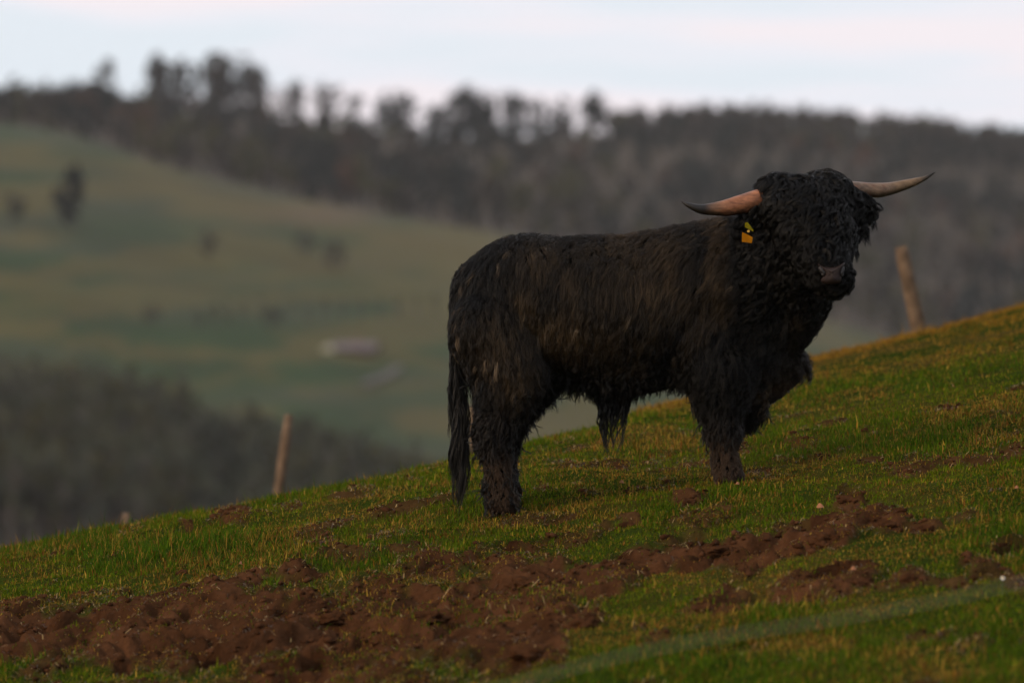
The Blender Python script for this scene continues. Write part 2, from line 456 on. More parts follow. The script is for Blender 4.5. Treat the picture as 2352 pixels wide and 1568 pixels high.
# wooded slope: one mass of trees that cannot be told apart
def wood(name, n, place, kinds, label, leaf=1.1, nl=70, th=(.15, .5)):
    V, F, M = [], [], []; off = 0
    protos = []
    for k in range(14):
        (tv, tf), (cv, cf) = tree_geo(14, TR.uniform(4.0, 7.5), TR, n=nl, leaf=leaf*1.3, trunk_h=TR.uniform(*th))
        protos.append((tv, np.array(tf), cv, np.array(cf)))
    flat, sizes, mats = [], [], []
    for i in range(n):
        x, y, z, s, kd = place(i)
        tv, tf, cv, cf = protos[TR.integers(14)]
        a = TR.uniform(0, 6.28); R = np.array([[math.cos(a), -math.sin(a), 0], [math.sin(a), math.cos(a), 0], [0, 0, TR.uniform(.85, 1.2)]])
        v1 = tv@R.T*s+[x, y, z]; v2 = cv@R.T*s+[x, y, z]
        V += [v1, v2]
        flat += [(tf+off).ravel(), (cf+off+len(v1)).ravel()]
        sizes += [np.full(len(tf), 4), np.full(len(cf), 5)]
        mats += [np.zeros(len(tf)), np.full(len(cf), 1+kd)]
        off += len(v1)+len(v2)
    me = np_mesh(name, np.concatenate(V), np.concatenate(flat), np.concatenate(sizes), False)
    me.materials.append(BARK if name == 'valley_wood' else PALE)
    for k in kinds: me.materials.append(CROWN[k])
    me.polygons.foreach_set('material_index', np.concatenate(mats).astype(np.int32))
    o = link(name, me); tag(o, label, 'wood', kind='stuff')
    return o
def place_ridge(i):
    px = TR.uniform(-350, 2700)
    y = YE+25+(YR-YE-20)*TR.uniform(0, 1)**.8
    p = hill_xyz(px, y)
    right = px > 1400
    q = np.clip((y-(YR-260))/240, 0, 1); s = TR.uniform(.8, 1.2)*((1-.52*q) if right else (1-.76*q))
    cl = fbm(np.array([px/150.]), np.array([y/70.]), 2)[0]
    r = TR.random()
    kd = 1 if cl > .54 and r < .85 else (2 if cl < .44 and r < .7 else (3 if r < .25 else 0))
    return p[0], p[1], p[2], s, kd
wood('woodland', 1300, place_ridge, ['twig', 'dark', 'olive', 'rust'], 'brown and dark green winter woodland covering the hillside behind the meadow')
def place_row(i):     # front row of tall pale stems along the ridge right part
    px = TR.uniform(1400, 2500); y = YR-TR.uniform(0, 110)
    p = hill_xyz(px, y)
    return p[0], p[1], p[2], TR.uniform(.56, .66), (0 if TR.random() < .8 else 0)
wood('ridge_canopy', 330, place_row, ['twig'], 'even brown canopy of the woodland along the right part of the ridge', th=(-.15, .0), nl=110)
def place_valley(i):
    px = TR.uniform(-300, 1180)
    top = np.interp(px, [-300, 0, 300, 430, 470, 750, 1000, 1200], [800, 805, 815, 850, 905, 940, 1010, 1090])
    t = TR.uniform(0, 1)
    t = t**.95; py = top+62+TR.normal(0, 16)*(1-t)+t*300
    y = float(np.interp(t, [0, 1], [760, 580]))
    v = (784-py)/FPX
    p = hill_xyz(px, y)
    s = TR.uniform(.75, 1.1)*(.42+.30*smooth01(t*3))
    z = v*y-14*s*.5
    z = min(z, 1e9)
    return p[0], y, z, s, (1 if TR.random() < .25 else 0)
wood('valley_wood', 1300, place_valley, ['grey', 'olive'], 'dark grey mass of bare trees filling the valley behind the grass crest', nl=42, leaf=.75)

# trees and bushes told apart on the meadow
def meadow_plant(px, top, base, w, kd, label, n=130, th=.12, name='tree', cat='tree', group=None, shape='round'):
    y = y_on_hill(px, base)
    return tree(px, top, None, w, kd, label, y=y, n=n, trunk_h=th, name=name, cat=cat, group=group, shape=shape, leaf=1.3)
meadow_plant(164, 380, 524, 64, 'dark', 'tall narrow dark tree alone on the left meadow', n=230, th=.02, group='trees on the meadow')
meadow_plant(136, 425, 505, 40, 'dark', 'small dark side tree leaning out left of the tall narrow meadow tree', n=110, th=.3, group='trees on the meadow')
meadow_plant(28, 440, 512, 66, 'dark', 'broad low dark bush at the left edge of the meadow', n=160, th=.05, name='bush', cat='bush', group='bushes on the meadow')
meadow_plant(480, 522, 592, 66, 'twig', 'rounded grey bush in the middle of the meadow', n=110, th=.05, name='bush', cat='bush', group='bushes on the meadow')
meadow_plant(700, 525, 592, 62, 'twig', 'left bush of the pair near the bull rump', n=120, th=.05, name='bush', cat='bush', group='bushes on the meadow')
meadow_plant(768, 545, 622, 70, 'twig', 'right and lower bush of the pair near the bull rump', n=120, th=.05, name='bush', cat='bush', group='bushes on the meadow')
meadow_plant(346, 692, 752, 48, 'twig', 'grey bush left of the orchard rows', n=90, th=.05, name='bush', cat='bush', group='bushes on the meadow')
meadow_plant(628, 700, 765, 46, 'twig', 'darker small tree among the orchard rows', n=110, th=.1, group='trees on the meadow')
meadow_plant(868, 780, 818, 44, 'dark', 'dark bush hugging the right end of the farmhouse', n=110, th=.02, name='bush', cat='bush', group='bushes on the meadow')
ORD = 'first second third fourth fifth sixth seventh eighth ninth tenth eleventh twelfth thirteenth last'.split()
for i, (px, py) in enumerate([(455, 735), (490, 730), (525, 727), (562, 725), (600, 722), (668, 720), (708, 722), (748, 720), (790, 720), (830, 717), (872, 715), (915, 712), (958, 708), (1000, 704)]):
    meadow_plant(px, py-42, py+30, 21, 'grey', ORD[i]+' young orchard tree from the left in the faint row across the meadow', n=26, th=.2,
                 name='orchard_tree', cat='orchard tree', group='young orchard trees in a row')

# farmhouse and track
def box_bm(bm, x0, x1, y0, y1, z0, z1):
    vs = [bm.verts.new((x, y, z)) for z in (z0, z1) for (x, y) in ((x0, y0), (x1, y0), (x1, y1), (x0, y1))]
    for f in ((0, 3, 2, 1), (4, 5, 6, 7), (0, 1, 5, 4), (1, 2, 6, 5), (2, 3, 7, 6), (3, 0, 4, 7)): bm.faces.new([vs[i] for i in f])
def bm_obj(name, bm, m, parent=None, smooth=False):
    me = bpy.data.meshes.new(name); bmesh.ops.recalc_face_normals(bm, faces=bm.faces); bm.to_mesh(me); bm.free()
    if smooth:
        for p in me.polygons: p.use_smooth = True
    return link(name, me, m, parent)
def farmhouse():
    y = y_on_hill(808, 816); s = y/FPX
    p = at(808, 816, y)
    r = empty('farmhouse', p); tag(r, 'small low farmhouse with pale gable and dull red roof on the meadow', 'farmhouse')
    L = 50*s; D = 6.0; H = 15*s; HR = 17*s
    bm = bmesh.new(); box_bm(bm, -L, L, -D/2, D/2, -1, H)
    bm_obj('wall', bm, simple('rendered_wall', (.055, .038, .036), .9, 1, .2), r)
    bm = bmesh.new()
    a = [bm.verts.new(q) for q in ((-L*.78, -D/2-.6, H-.1), (L+.5, -D/2-.6, H-.1), (L+.5, 0, H+HR), (-L*.78, 0, H+HR), (-L*.78, D/2+.6, H-.1), (L+.5, D/2+.6, H-.1))]
    bm.faces.new((a[0], a[1], a[2], a[3])); bm.faces.new((a[3], a[2], a[5], a[4])); bm.faces.new((a[0], a[3], a[4])); bm.faces.new((a[1], a[5], a[2])); bm.faces.new((a[0], a[4], a[5], a[1]))
    ro = bm_obj('roof', bm, simple('tiled_roof', (.105, .080, .080), .8, 2, .2), r)
    bm = bmesh.new(); box_bm(bm, L*.2, L*.32, -.4, .4, H+HR*.6, H+HR+1.1)
    bm_obj('chimney', bm, simple('chimney_brick', (.16, .09, .07), .9, 3, .2), ro)
    bm = bmesh.new()
    q = [bm.verts.new(c) for c in ((-L-1.6, -D/2-.8, -1), (-L*.80, -D/2-.8, -1), (-L*.80, -D/2-.8, H*1.05), (-L*1.0, -D/2-.8, H+HR*.7), (-L-1.6, -D/2-.8, H*1.05),
                                   (-L-1.6, D/2, -1), (-L*.80, D/2, -1), (-L*.80, D/2, H*1.05), (-L*1.0, D/2, H+HR*.7), (-L-1.6, D/2, H*1.05))]
    bm.faces.new(q[:5]); bm.faces.new(q[5:][::-1])
    for i in range(5): bm.faces.new((q[i], q[(i+1) % 5], q[5+(i+1) % 5], q[5+i]))
    bm_obj('gable', bm, simple('whitewashed_gable', (.32, .32, .25), .9, 1, .1), r)
    for k in range(3):
        bm = bmesh.new(); x = -L*.45+k*L*.5; box_bm(bm, x-.4, x+.4, -D/2-.08, -D/2+.05, .5*H, .88*H)
        bm_obj('window', bm, simple('dark_glass', (.02, .02, .025), .2), r)
    bm = bmesh.new(); box_bm(bm, -L*.2-.45, -L*.2+.45, -D/2-.07, -D/2+.05, 0, .85*H)
    bm_obj('door', bm, simple('door_wood', (.06, .035, .025), .7), r)
farmhouse()
def track():
    pts = [(1120, 735), (1060, 748), (1010, 768), (965, 792), (942, 815), (915, 842), (880, 866), (830, 884)]
    L, R = [], []
    for px, py in pts:
        for t, arr, d in ((0, L, -3), (1, R, 4)):
            yy = y_on_hill(px, py+d)
            q = hill_xyz(px+(10 if t else -4), yy); arr.append((q[0], q[1], q[2]+.25))
    P = np.array([L, R])
    # sample finely along the run and follow the hill
    me = grid_mesh('farm_track', P)
    return link('track', me, simple('track_gravel', (.062, .050, .040), .95, .3, .2))
tk = track(); tag(tk, kind='structure')

# ------------------------------------------------------------------ fence posts behind the crest
POST = simple('weathered_post', (.115, .078, .050), .9, 9, .5, .6, spec=.1)
def post(px_t, py_t, px_b, py_b, y, wpx, label, extra=.0):
    t = at(px_t, py_t, y); b = at(px_b, py_b, y)
    d = (t-b).normalized()
    gz = float(base_z(np.array([b.x]), np.array([y]))[0])
    k = (b.z-gz+.15)/d.z if d.z else .3
    b2 = b-d*max(k, .1)
    r = wpx/FPX*y/2
    L = (t-b2).length
    bm = bmesh.new(); rings = []
    s = d.cross(Vector((0, 1, .1))).normalized(); q = d.cross(s).normalized()
    rnd = random.Random(int(px_t))
    for i in range(13):
        f = i/12; c = d*(L*f)
        rr = r*(1.05-.12*f)*(1+rnd.uniform(-.05, .05))
        if i == 12: rr *= .82
        rings.append([bm.verts.new(c+(s*math.cos(a)+q*math.sin(a))*rr*(1+.06*math.sin(3*a+i*.2))) for a in [k*math.tau/14 for k in range(14)]])
    for i in range(12):
        for k2 in range(14):
            bm.faces.new((rings[i][k2], rings[i][(k2+1) % 14], rings[i+1][(k2+1) % 14], rings[i+1][k2]))
    bm.faces.new(rings[-1]); bm.faces.new(rings[0][::-1])
    o = bm_obj('fence_post', bm, POST, None, True); o.location = b2
    tag(o, label, 'fence post', 'wooden fence posts beyond the grass crest')
post(2070, 566, 2115, 775, 41, 36, 'thick brown post leaning left on the crest to the right of the bull')
post(664, 952, 638, 1145, 43, 25, 'slim brown post leaning right beyond the crest left of the bull')
post(291, 1178, 288, 1215, 42, 22, 'short post stub barely showing over the crest at far left')
post(1086, 930, 1086, 1060, 41, 17, 'pale post glimpsed between the bull tail and its hind leg')

# ------------------------------------------------------------------ haze
def haze():
    bm = bmesh.new(); box_bm(bm, -3200, 3200, -80, 2360, -80, 170)
    m = mat('haze_air'); t = m.node_tree; t.nodes.remove(pbsdf(m))
    v = N(t, 'ShaderNodeVolumePrincipled'); v.inputs['Density'].default_value = HAZE; v.inputs['Color'].default_value = (.93, .95, .97, 1)
    t.links.new(v.outputs[0], t.nodes['Material Output'].inputs['Volume'])
    o = bm_obj('haze', bm, m); tag(o, 'thin grey evening haze filling the valley and dulling the far hills', 'haze', kind='stuff')
HAZE = 0.42e-4
haze()
# ------------------------------------------------------------------ grass
def grass():
    rng = np.random.default_rng(21)
    def sample(n, y0, y1, um, uspread=.104):
        y = rng.uniform(y0, y1, n); u = rng.uniform(-uspread, uspread, n)
        return u*y, y
    xs, ys = [], []
    for n, a, b in ((8000, 15.5, 19), (20000, 19, 22), (42000, 22, 26), (42000, 26, 30), (18000, 30, 34), (12000, 34, 42)):
        x, y = sample(n, a, b, 0); xs.append(x); ys.append(y)
    # extra tufts along the crest edge
    u = rng.uniform(-.104, .104, 6000); yc = np.interp(u, U_K, YC_K); y = yc+rng.uniform(-2.0, .6, 6000); xs.append(u*y); ys.append(y)
    x = np.concatenate(xs); y = np.concatenate(ys)
    z, m = ground_full(x, y)
    # raggedness at the border
    isl = smooth01((fbm(x*3.3+60, y*1.9+12, 3)-.44)*7)
    keep = rng.random(len(x)) > np.clip(m*1.25, 0, .955)*(1-.70*isl)
    x, y, m = x[keep], y[keep], m[keep]
    px = 1176+x/y*FPX; py = 784-base_z(x, y)/y*FPX
    T = len(x)
    lush = smooth01((fbm(x*1.2+2, y*.7+3, 3)-.40)*4)
    lush2 = np.exp(-((px-450)/330)**2-((py-1260)/45)**2)+.9*np.exp(-((px-2300)/130)**2-((py-1235)/70)**2)+.5*np.exp(-((px-1500)/250)**2-((py-1130)/30)**2)
    lush = np.clip(lush*.75+lush2, 0, 1.3)
    dry = smooth01((fbm(x*2.6+40, y*1.5+20, 4)-.44)*4.5)
    far_r = smooth01((px-1250)/350)*smooth01((y-32.0)/3.5)
    dry = np.clip(dry*(1-.8*np.clip(lush2, 0, 1))+far_r*.95*smooth01((fbm(x*1.6, y*.5, 3)-.30)*5), 0, 1)
    dry = np.clip(dry+.55*np.clip(m*2, 0, 1), 0, 1)
    per = np.where(y > 32, 4, np.where(y > 22, 5, 5))
    idx = np.repeat(np.arange(T), per); B = len(idx)
    tuft = np.clip(rng.gamma(5, .2, T), .45, 2.1); tone = rng.normal(0, 1, T)
    bx = x[idx]+rng.normal(0, .022, B); by = y[idx]+rng.normal(0, .03, B)
    bz, _ = ground_full(bx, by)
    L = (.011+.019*rng.random(B)**1.6)*(.75+.85*np.clip(lush[idx], 0, 1.3))*(1-.35*m[idx])
    L *= tuft[idx]
    L *= np.where(rng.random(B) < .03, 1.7, 1)*np.where(y[idx] > 33, 1.15, 1)
    a = rng.uniform(0, 2*np.pi, B); lean = rng.gamma(2.4, .34, B)*(1+.9*dry[idx])
    lean = np.clip(lean, 0, 2.2)
    d = np.stack([np.cos(a), np.sin(a), np.zeros(B)], 1)
    side = np.stack([-np.sin(a), np.cos(a), np.zeros(B)], 1)
    wd = (.0016+.0016*rng.random(B))*np.where(by > 32, 1.35, 1)*np.where(by < 21, 1.1, 1)
    up = np.array([0, 0, 1.])
    P0 = np.stack([bx, by, bz-.004], 1)
    t1 = up*np.cos(lean*.45)[:, None]+d*np.sin(lean*.45)[:, None]
    t2 = up*np.cos(lean*1.15)[:, None]+d*np.sin(lean*1.15)[:, None]
    P1 = P0+t1*(L*.5)[:, None]; P2 = P1+t2*(L*.55)[:, None]
    V = np.empty((B, 5, 3)); w = wd[:, None]
    V[:, 0] = P0-side*w; V[:, 1] = P0+side*w; V[:, 2] = P1+side*w*.8; V[:, 3] = P1-side*w*.8; V[:, 4] = P2
    o = np.arange(B)[:, None]*5
    F = np.concatenate([o+[0, 1, 2, 3], o+[3, 2, 4]], 1).ravel()
    sizes = np.tile([4, 3], B)
    me = np_mesh('grass', V.reshape(-1, 3), F, sizes, False)
    g_a = np.array([.060, .100, .003]); g_b = np.array([.140, .170, .006]); g_l = np.array([.024, .080, .004]); st = np.array([.32, .20, .03]); rb = np.array([.21, .085, .015])
    r = rng.random(B)[:, None]
    g_a, g_b, g_l = g_a*.88, g_b*.86, g_l*.9; st, rb = st*.85, rb*.9
    col = g_a*(1-r)+g_b*r
    l = np.clip(lush[idx], 0, 1)[:, None]
    col = col*(1-l*.6)+g_l*l*.6*(.8+.5*r)
    isdry = (rng.random(B) < .14+.60*dry[idx]+.10*(tone[idx] > 1.1))[:, None]
    dc = np.where(rng.random((B, 1)) < .68, st, rb)*(.45+.8*rng.random((B, 1)))
    fr = far_r[idx][:, None]
    col = np.where(isdry, dc, col)
    col = col*(1-fr*.75)+np.array([.26, .125, .016])*fr*.75
    col = col*(.75+.5*rng.random((B, 1)))*np.clip(1+.18*tone[idx], .6, 1.5)[:, None]
    vc = np.repeat(col[:, None, :], 5, 1)
    color_attr(me, vc.reshape(-1, 3))
    ob = link('grass', me, attr_mat('grass_blades', .7, .03, translucent=.3))
    tag(ob, 'short green pasture grass mixed with dry straw on the slope', 'grass', kind='stuff')
    print('blades', B)
grass()

def litter():
    """broken straw and root bits lying over the trampled soil"""
    rng = np.random.default_rng(5)
    n = 90000
    y = rng.uniform(17, 31, n); x = rng.uniform(-.104, .104, n)*y
    z, m = ground_full(x, y)
    k = (m > .05) & (rng.random(n) < .30+.6*(m < .7)); x, y, z, m = x[k], y[k], z[k], m[k]; n = len(x)
    a = rng.uniform(0, 2*np.pi, n); L = rng.gamma(3, .009, n)+.006; el = rng.normal(.1, .35, n)
    d = np.stack([np.cos(a)*np.cos(el), np.sin(a)*np.cos(el), np.sin(el)], 1)
    s = np.stack([-np.sin(a), np.cos(a), np.zeros(n)], 1); w = (.0011+.0014*rng.random(n))[:, None]
    P = np.stack([x, y, z+.006], 1)
    bend = np.stack([np.zeros(n), np.zeros(n), L*.15], 1)
    V = np.stack([P-d*L[:, None]/2-s*w, P-d*L[:, None]/2+s*w, P+bend+s*w, P+bend-s*w, P+d*L[:, None]/2], 1)
    o = np.arange(n)[:, None]*5
    F = np.concatenate([o+[0, 1, 2, 3], o+[3, 2, 4]], 1).ravel()
    me = np_mesh('straw_litter', V.reshape(-1, 3), F, np.tile([4, 3], n), False)
    c = np.where(rng.random((n, 1)) < .55, np.array([.26, .17, .06]), np.array([.055, .035, .02]))*(.5+.8*rng.random((n, 1)))
    color_attr(me, np.repeat(c[:, None], 5, 1).reshape(-1, 3))
    ob = link('straw_litter', me, attr_mat('straw', .7, .3, translucent=.1))
    tag(ob, 'loose straw and root scraps scattered over the trampled brown soil', 'straw', kind='stuff')
litter()

def crumbs():
    """loose crumbs of soil, far too many to count"""
    rng = np.random.default_rng(9)
    bm = bmesh.new(); bmesh.ops.create_icosphere(bm, subdivisions=1, radius=1)
    iv = np.array([v.co[:] for v in bm.verts]); ifc = np.array([[v.index for v in f.verts] for f in bm.faces]); bm.free()
    n = 26000
    y = rng.uniform(17, 30, n); x = rng.uniform(-.104, .104, n)*y
    z, m = ground_full(x, y); cl = fbm(x*4+3, y*3+1, 3)
    k = (m > .3) & (rng.random(n) < smooth01((cl-.35)*4)); x, y, z = x[k], y[k], z[k]; n = len(x)
    r = np.clip(rng.gamma(1.2, .0040, n)+.003, 0, .019)
    V = iv[None]*(1+rng.normal(0, .30, (n, len(iv), 1)))*(r[:, None, None]*np.array([1.25, 1.1, .75]))
    a = rng.uniform(0, 6.28, n); ca, sa = np.cos(a)[:, None], np.sin(a)[:, None]
    X = V[..., 0]*ca-V[..., 1]*sa; Yy = V[..., 0]*sa+V[..., 1]*ca
    V = np.stack([X+x[:, None], Yy+y[:, None], V[..., 2]+(z+r*.25)[:, None]], -1)
    F = (ifc[None]+np.arange(n)[:, None, None]*len(iv)).reshape(-1)
    me = np_mesh('soil_crumbs', V.reshape(-1, 3), F, np.full(n*len(ifc), 3), False)
    c = np.array([.056, .025, .012])*(.55+.8*rng.random((n, 1)))
    color_attr(me, np.repeat(c[:, None], len(iv), 1).reshape(-1, 3))
    o = link('soil_crumbs', me, attr_mat('crumb_soil', 1.0, .0)); tag(o, 'loose brown crumbs of soil strewn over the trampled patch', 'soil', kind='stuff')
crumbs()

# ------------------------------------------------------------------ the bull
BY = 27.1
def bp(px, py, dy=0.0): return at(px, py, BY+dy)
MPP = BY/FPX
def skin_mesh():
    bm = bmesh.new()
    def ell(px, py, dy, rx, rz, ry, rot=0.0, yaw=0.0, seg=3):
        c = bp(px, py, dy)
        M = Matrix.Translation(c) @ Matrix.Rotation(math.radians(yaw), 4, 'Z') @ Matrix.Rotation(math.radians(rot), 4, 'Y') @ Matrix.Diagonal((rx*MPP, ry*MPP, rz*MPP, 1))
        bmesh.ops.create_icosphere(bm, subdivisions=seg, radius=1, matrix=M)
    def chain(pts, n=10, flat=1.0):
        """pts: (px,py,dy,r)"""
        for a, b in zip(pts[:-1], pts[1:]):
            for k in range(n):
                t = k/n; q = [a[i]+(b[i]-a[i])*t for i in range(4)]
                ell(q[0], q[1], q[2], q[3], q[3], q[3]*flat, seg=2)
        q = pts[-1]; ell(q[0], q[1], q[2], q[3], q[3], q[3]*flat, seg=2)
    # trunk
    ell(1430, 716, 0, 275, 166, 158)
    ell(1350, 710, 0, 250, 166, 150)
    ell(1215, 690, 0, 162, 150, 140)
    ell(1170, 740, 0, 128, 165, 125)
    ell(1110, 660, 0, 62, 78, 70, 25)
    ell(1250, 620, 0, 120, 74, 80)
    ell(1400, 625, 0, 160, 82, 90)
    ell(1565, 692, 0, 140, 172, 148)
    ell(1610, 752, -.17, 90, 128, 60)        # near shoulder
    ell(1610, 752, .17, 90, 128, 60)
    ell(1500, 622, 0, 140, 90, 92, -4)
    ell(1640, 600, 0, 100, 92, 80, -14)      # neck crest
    chain([(1600, 670, 0, 158), (1700, 640, -.04, 142), (1775, 590, -.14, 112)], 5)
    ell(1705, 760, 0, 110, 150, 110)
    ell(1745, 700, -.05, 110, 120, 95)
    ell(1735, 815, -.02, 52, 62, 56)         # brisket
    ell(1788, 742, -.06, 50, 60, 54)
    ell(1760, 770, -.02, 60, 66, 66)
    chain([(1850, 655, -.22, 62), (1836, 705, -.16, 50), (1806, 765, -.06, 38)], 7)
    # head, facing the camera and a little to the right
    ell(1848, 486, -.30, 98, 76, 90)
    ell(1794, 440, -.26, 52, 36, 60)
    ell(1888, 438, -.26, 60, 38, 60)
    ell(1872, 545, -.40, 78, 82, 72)
    ell(1890, 600, -.50, 48, 55, 56)
    ell(1908, 632, -.56, 46, 34, 40)
    ell(1912, 655, -.52, 34, 20, 34)
    ell(1832, 610, -.30, 58, 64, 58)         # jaw
    # ears
    ell(1962, 472, -.22, 44, 24, 15, 20, 14)
    ell(1940, 470, -.24, 40, 34, 30)
    ell(1948, 512, -.24, 24, 34, 24)
    ell(1726, 502, -.32, 34, 20, 10, -24, 14)
    # fore legs
    chain([(1655, 850, -.17, 72), (1658, 930, -.17, 42), (1662, 985, -.17, 35), (1664, 1035, -.17, 26), (1667, 1066, -.17, 31), (1675, 1090, -.18, 31)], 9)
    # far fore leg lifted and bent at the knee
    chain([(1710, 770, .10, 74), (1762, 815, .08, 52), (1812, 843, .02, 36)], 9)
    chain([(1814, 846, .02, 32), (1786, 882, .03, 25), (1752, 914, .05, 22), (1732, 930, .07, 22), (1718, 950, .10, 21)], 9)
    # hind legs: hip, stifle forward, hock back, shank upright
    chain([(1130, 760, -.15, 92), (1172, 850, -.18, 78), (1148, 925, -.18, 46), (1130, 985, -.17, 38), (1142, 1050, -.17, 28), (1146, 1110, -.17, 30), (1154, 1150, -.18, 34)], 9)
    chain([(1160, 760, .15, 92), (1215, 845, .18, 72), (1190, 915, .18, 42), (1160, 975, .18, 34), (1156, 1045, .18, 25), (1156, 1090, .18, 26), (1162, 1112, .18, 26)], 9)
    ell(1405, 890, 0, 36, 30, 24)            # sheath
    me = bpy.data.meshes.new('body'); bm.to_mesh(me); bm.free()
    o = bpy.data.objects.new('body_tmp', me); C.objects.link(o)
    r = o.modifiers.new('r', 'REMESH'); r.mode = 'VOXEL'; r.voxel_size = .016; r.use_smooth_shade = True
    s = o.modifiers.new('s', 'SMOOTH'); s.factor = .5; s.iterations = 9
    dg = bpy.context.evaluated_depsgraph_get(); dg.update()
    me2 = bpy.data.meshes.new_from_object(o.evaluated_get(dg))
    bpy.data.objects.remove(o)
    return me2

bull = empty('highland_bull', bp(1400, 1170)+Vector((0, 0, 0)))
tag(bull, 'shaggy black long-horned bull standing side-on on the slope with its head turned to the viewer', 'bull')
SKIN = simple('dark_hide', (.004, .0035, .003), .8, 12, .4, spec=.05)
body_me = skin_mesh(); body_me.name = 'body'
def to_local(o):
    o.parent = bull; o.matrix_parent_inverse = Matrix.Translation(-bull.location)
    return o
body = to_local(link('body', body_me, SKIN))
vs = np.empty(len(body_me.vertices)*3, np.float32); body_me.vertices.foreach_get('co', vs); vs = vs.reshape(-1, 3).astype(float)
body_me.calc_loop_triangles()
tri = np.empty(len(body_me.loop_triangles)*3, np.int32); body_me.loop_triangles.foreach_get('vertices', tri); tri = tri.reshape(-1, 3)
print('body tris', len(tri))
BVH = BVHTree.FromPolygons(vs.tolist(), tri.tolist())
ta, tb, tc_ = vs[tri[:, 0]], vs[tri[:, 1]], vs[tri[:, 2]]
tn = np.cross(tb-ta, tc_-ta); tarea = np.linalg.norm(tn, axis=1)/2; tn /= np.maximum(np.linalg.norm(tn, axis=1), 1e-12)[:, None]
HR = np.random.default_rng(77)
def pxpy(P): return 1176+P[:, 0]/P[:, 1]*FPX, 784-P[:, 2]/P[:, 1]*FPX
def sample_skin(n, weight):
    p = tarea*weight; p /= p.sum()
    i = HR.choice(len(tri), n, p=p)
    r1, r2 = np.sqrt(HR.random(n)), HR.random(n)
    P = ta[i]*(1-r1)[:, None]+tb[i]*(r1*(1-r2))[:, None]+tc_[i]*(r1*r2)[:, None]
    return P, tn[i]
def norm(a): return a/np.maximum(np.linalg.norm(a, axis=1), 1e-9)[:, None]

def grow(P, Nn, L, lift, grav, flow, steps, wave, freq, off, wander=.0, hug=None):
    """guide strands marched over the hide; off = height of the layer above the skin"""
    n = len(P); pts = np.empty((n, steps, 3)); pts[:, 0] = P-Nn*.004
    d = norm(Nn*lift[:, None]+flow)
    seg = L/(steps-1); down = np.array([0, 0, -1.])
    ph = HR.uniform(0, 6.28, n); axr = norm(HR.normal(0, 1, (n, 3)))
    wnd = HR.normal(0, 1, (n, 3))
    for k in range(1, steps):
        t = k/(steps-1)
        d = norm(d+down*(grav*1.0)[:, None]+wnd*wander+HR.normal(0, .05, (n, 3)))
        q = pts[:, k-1]+d*seg[:, None]
        for i in range(n):
            hit = BVH.find_nearest(q[i], .12)
            if hit[0] is not None:
                nn = hit[1]; dd = (Vector(q[i])-hit[0]).dot(nn)
                want = off[i]*min(1, t*2.2)
                if dd < want: q[i] += np.array(nn)*(want-dd)
                elif hug is not None and dd > want+hug[i]: q[i] -= np.array(nn)*(dd-want-hug[i])*.8
        pts[:, k] = q
        d = norm(pts[:, k]-pts[:, k-1])
    # curl
    T = norm((pts[:, -1]-pts[:, 0])+1e-6)
    b1 = norm(np.cross(T, Nn)+axr*.15); b2 = np.cross(T, b1)*(.45 if hug is not None else .8)
    for k in range(1, steps):
        t = k/(steps-1)
        an = ph+t*freq*6.2832
        amp = wave*min(1, t*2)
        pts[:, k] += b1*(np.cos(an)*amp)[:, None]+b2*(np.sin(an)*amp)[:, None]-b1*(np.cos(ph)*amp)[:, None]-b2*(np.sin(ph)*amp)[:, None]
    return pts
def children(G, Gn, per, rad, clump, spread_tip, tint, lenj=.35, frizz=.0022):
    """strands around each guide, drawn together towards the tip"""
    n, S, _ = G.shape; m = n*per
    g = np.repeat(np.arange(n), per)
    a = HR.uniform(0, 6.28, m); r = np.sqrt(HR.random(m))*rad[g]
    nn = Gn[g]; ax = norm(np.cross(nn, HR.normal(0, 1, (m, 3)))); ay = np.cross(nn, ax)
    off = ax*(np.cos(a)*r)[:, None]+ay*(np.sin(a)*r)[:, None]
    tip = HR.normal(0, 1, (m, 3))*spread_tip
    sc = 1-lenj*HR.random(m)**1.5
    out = np.empty((m, S, 3))
    fw = HR.normal(0, 1, (m, 3))*frizz; f2 = HR.normal(0, 1, (m, 3))*frizz; fq = HR.uniform(4, 10, (m, 1))
    for k in range(S):
        t = k/(S-1); tk = t*sc                 # shorter ones stop earlier on the guide
        fi = tk*(S-1); i0 = np.minimum(fi.astype(int), S-2); f = (fi-i0)[:, None]
        base = G[g, i0]*(1-f)+G[g, i0+1]*f
        c = 1-clump*(t**.8)
        out[:, k] = base+off*c+tip*t+fw*np.sin(t*fq)*min(1, t*3)+f2*(np.cos(t*fq*1.3)-1)*.7
    return out, tint[g]*(.7+.6*HR.random(m))[:, None]
def hair_object(name, strands, cols, mat_, r_root, r_tip):
    m, S, _ = strands.shape
    cu = bpy.data.hair_curves.new(name)
    cu.add_curves([S]*m)
    pos = cu.attributes.get('position') or cu.attributes.new('position', 'FLOAT_VECTOR', 'POINT')
    pos.data.foreach_set('vector', np.ascontiguousarray(strands, dtype=np.float32).ravel())
    rr = cu.attributes.get('radius') or cu.attributes.new('radius', 'FLOAT', 'POINT')
    t = np.linspace(0, 1, S); prof = r_root*(1-t**2.2)+r_tip*t**2.2
    R = (prof[None]*(.6+.8*HR.random((m, 1)))).astype(np.float32)
    rr.data.foreach_set('value', R.ravel())
    ca = cu.attributes.new('Col', 'FLOAT_COLOR', 'CURVE')
    c4 = np.ones((m, 4), np.float32); c4[:, :3] = cols
    ca.data.foreach_set('color', c4.ravel())
    cu.materials.append(mat_)
    o = bpy.data.objects.new(name, cu); C.objects.link(o)
    return to_local(o)
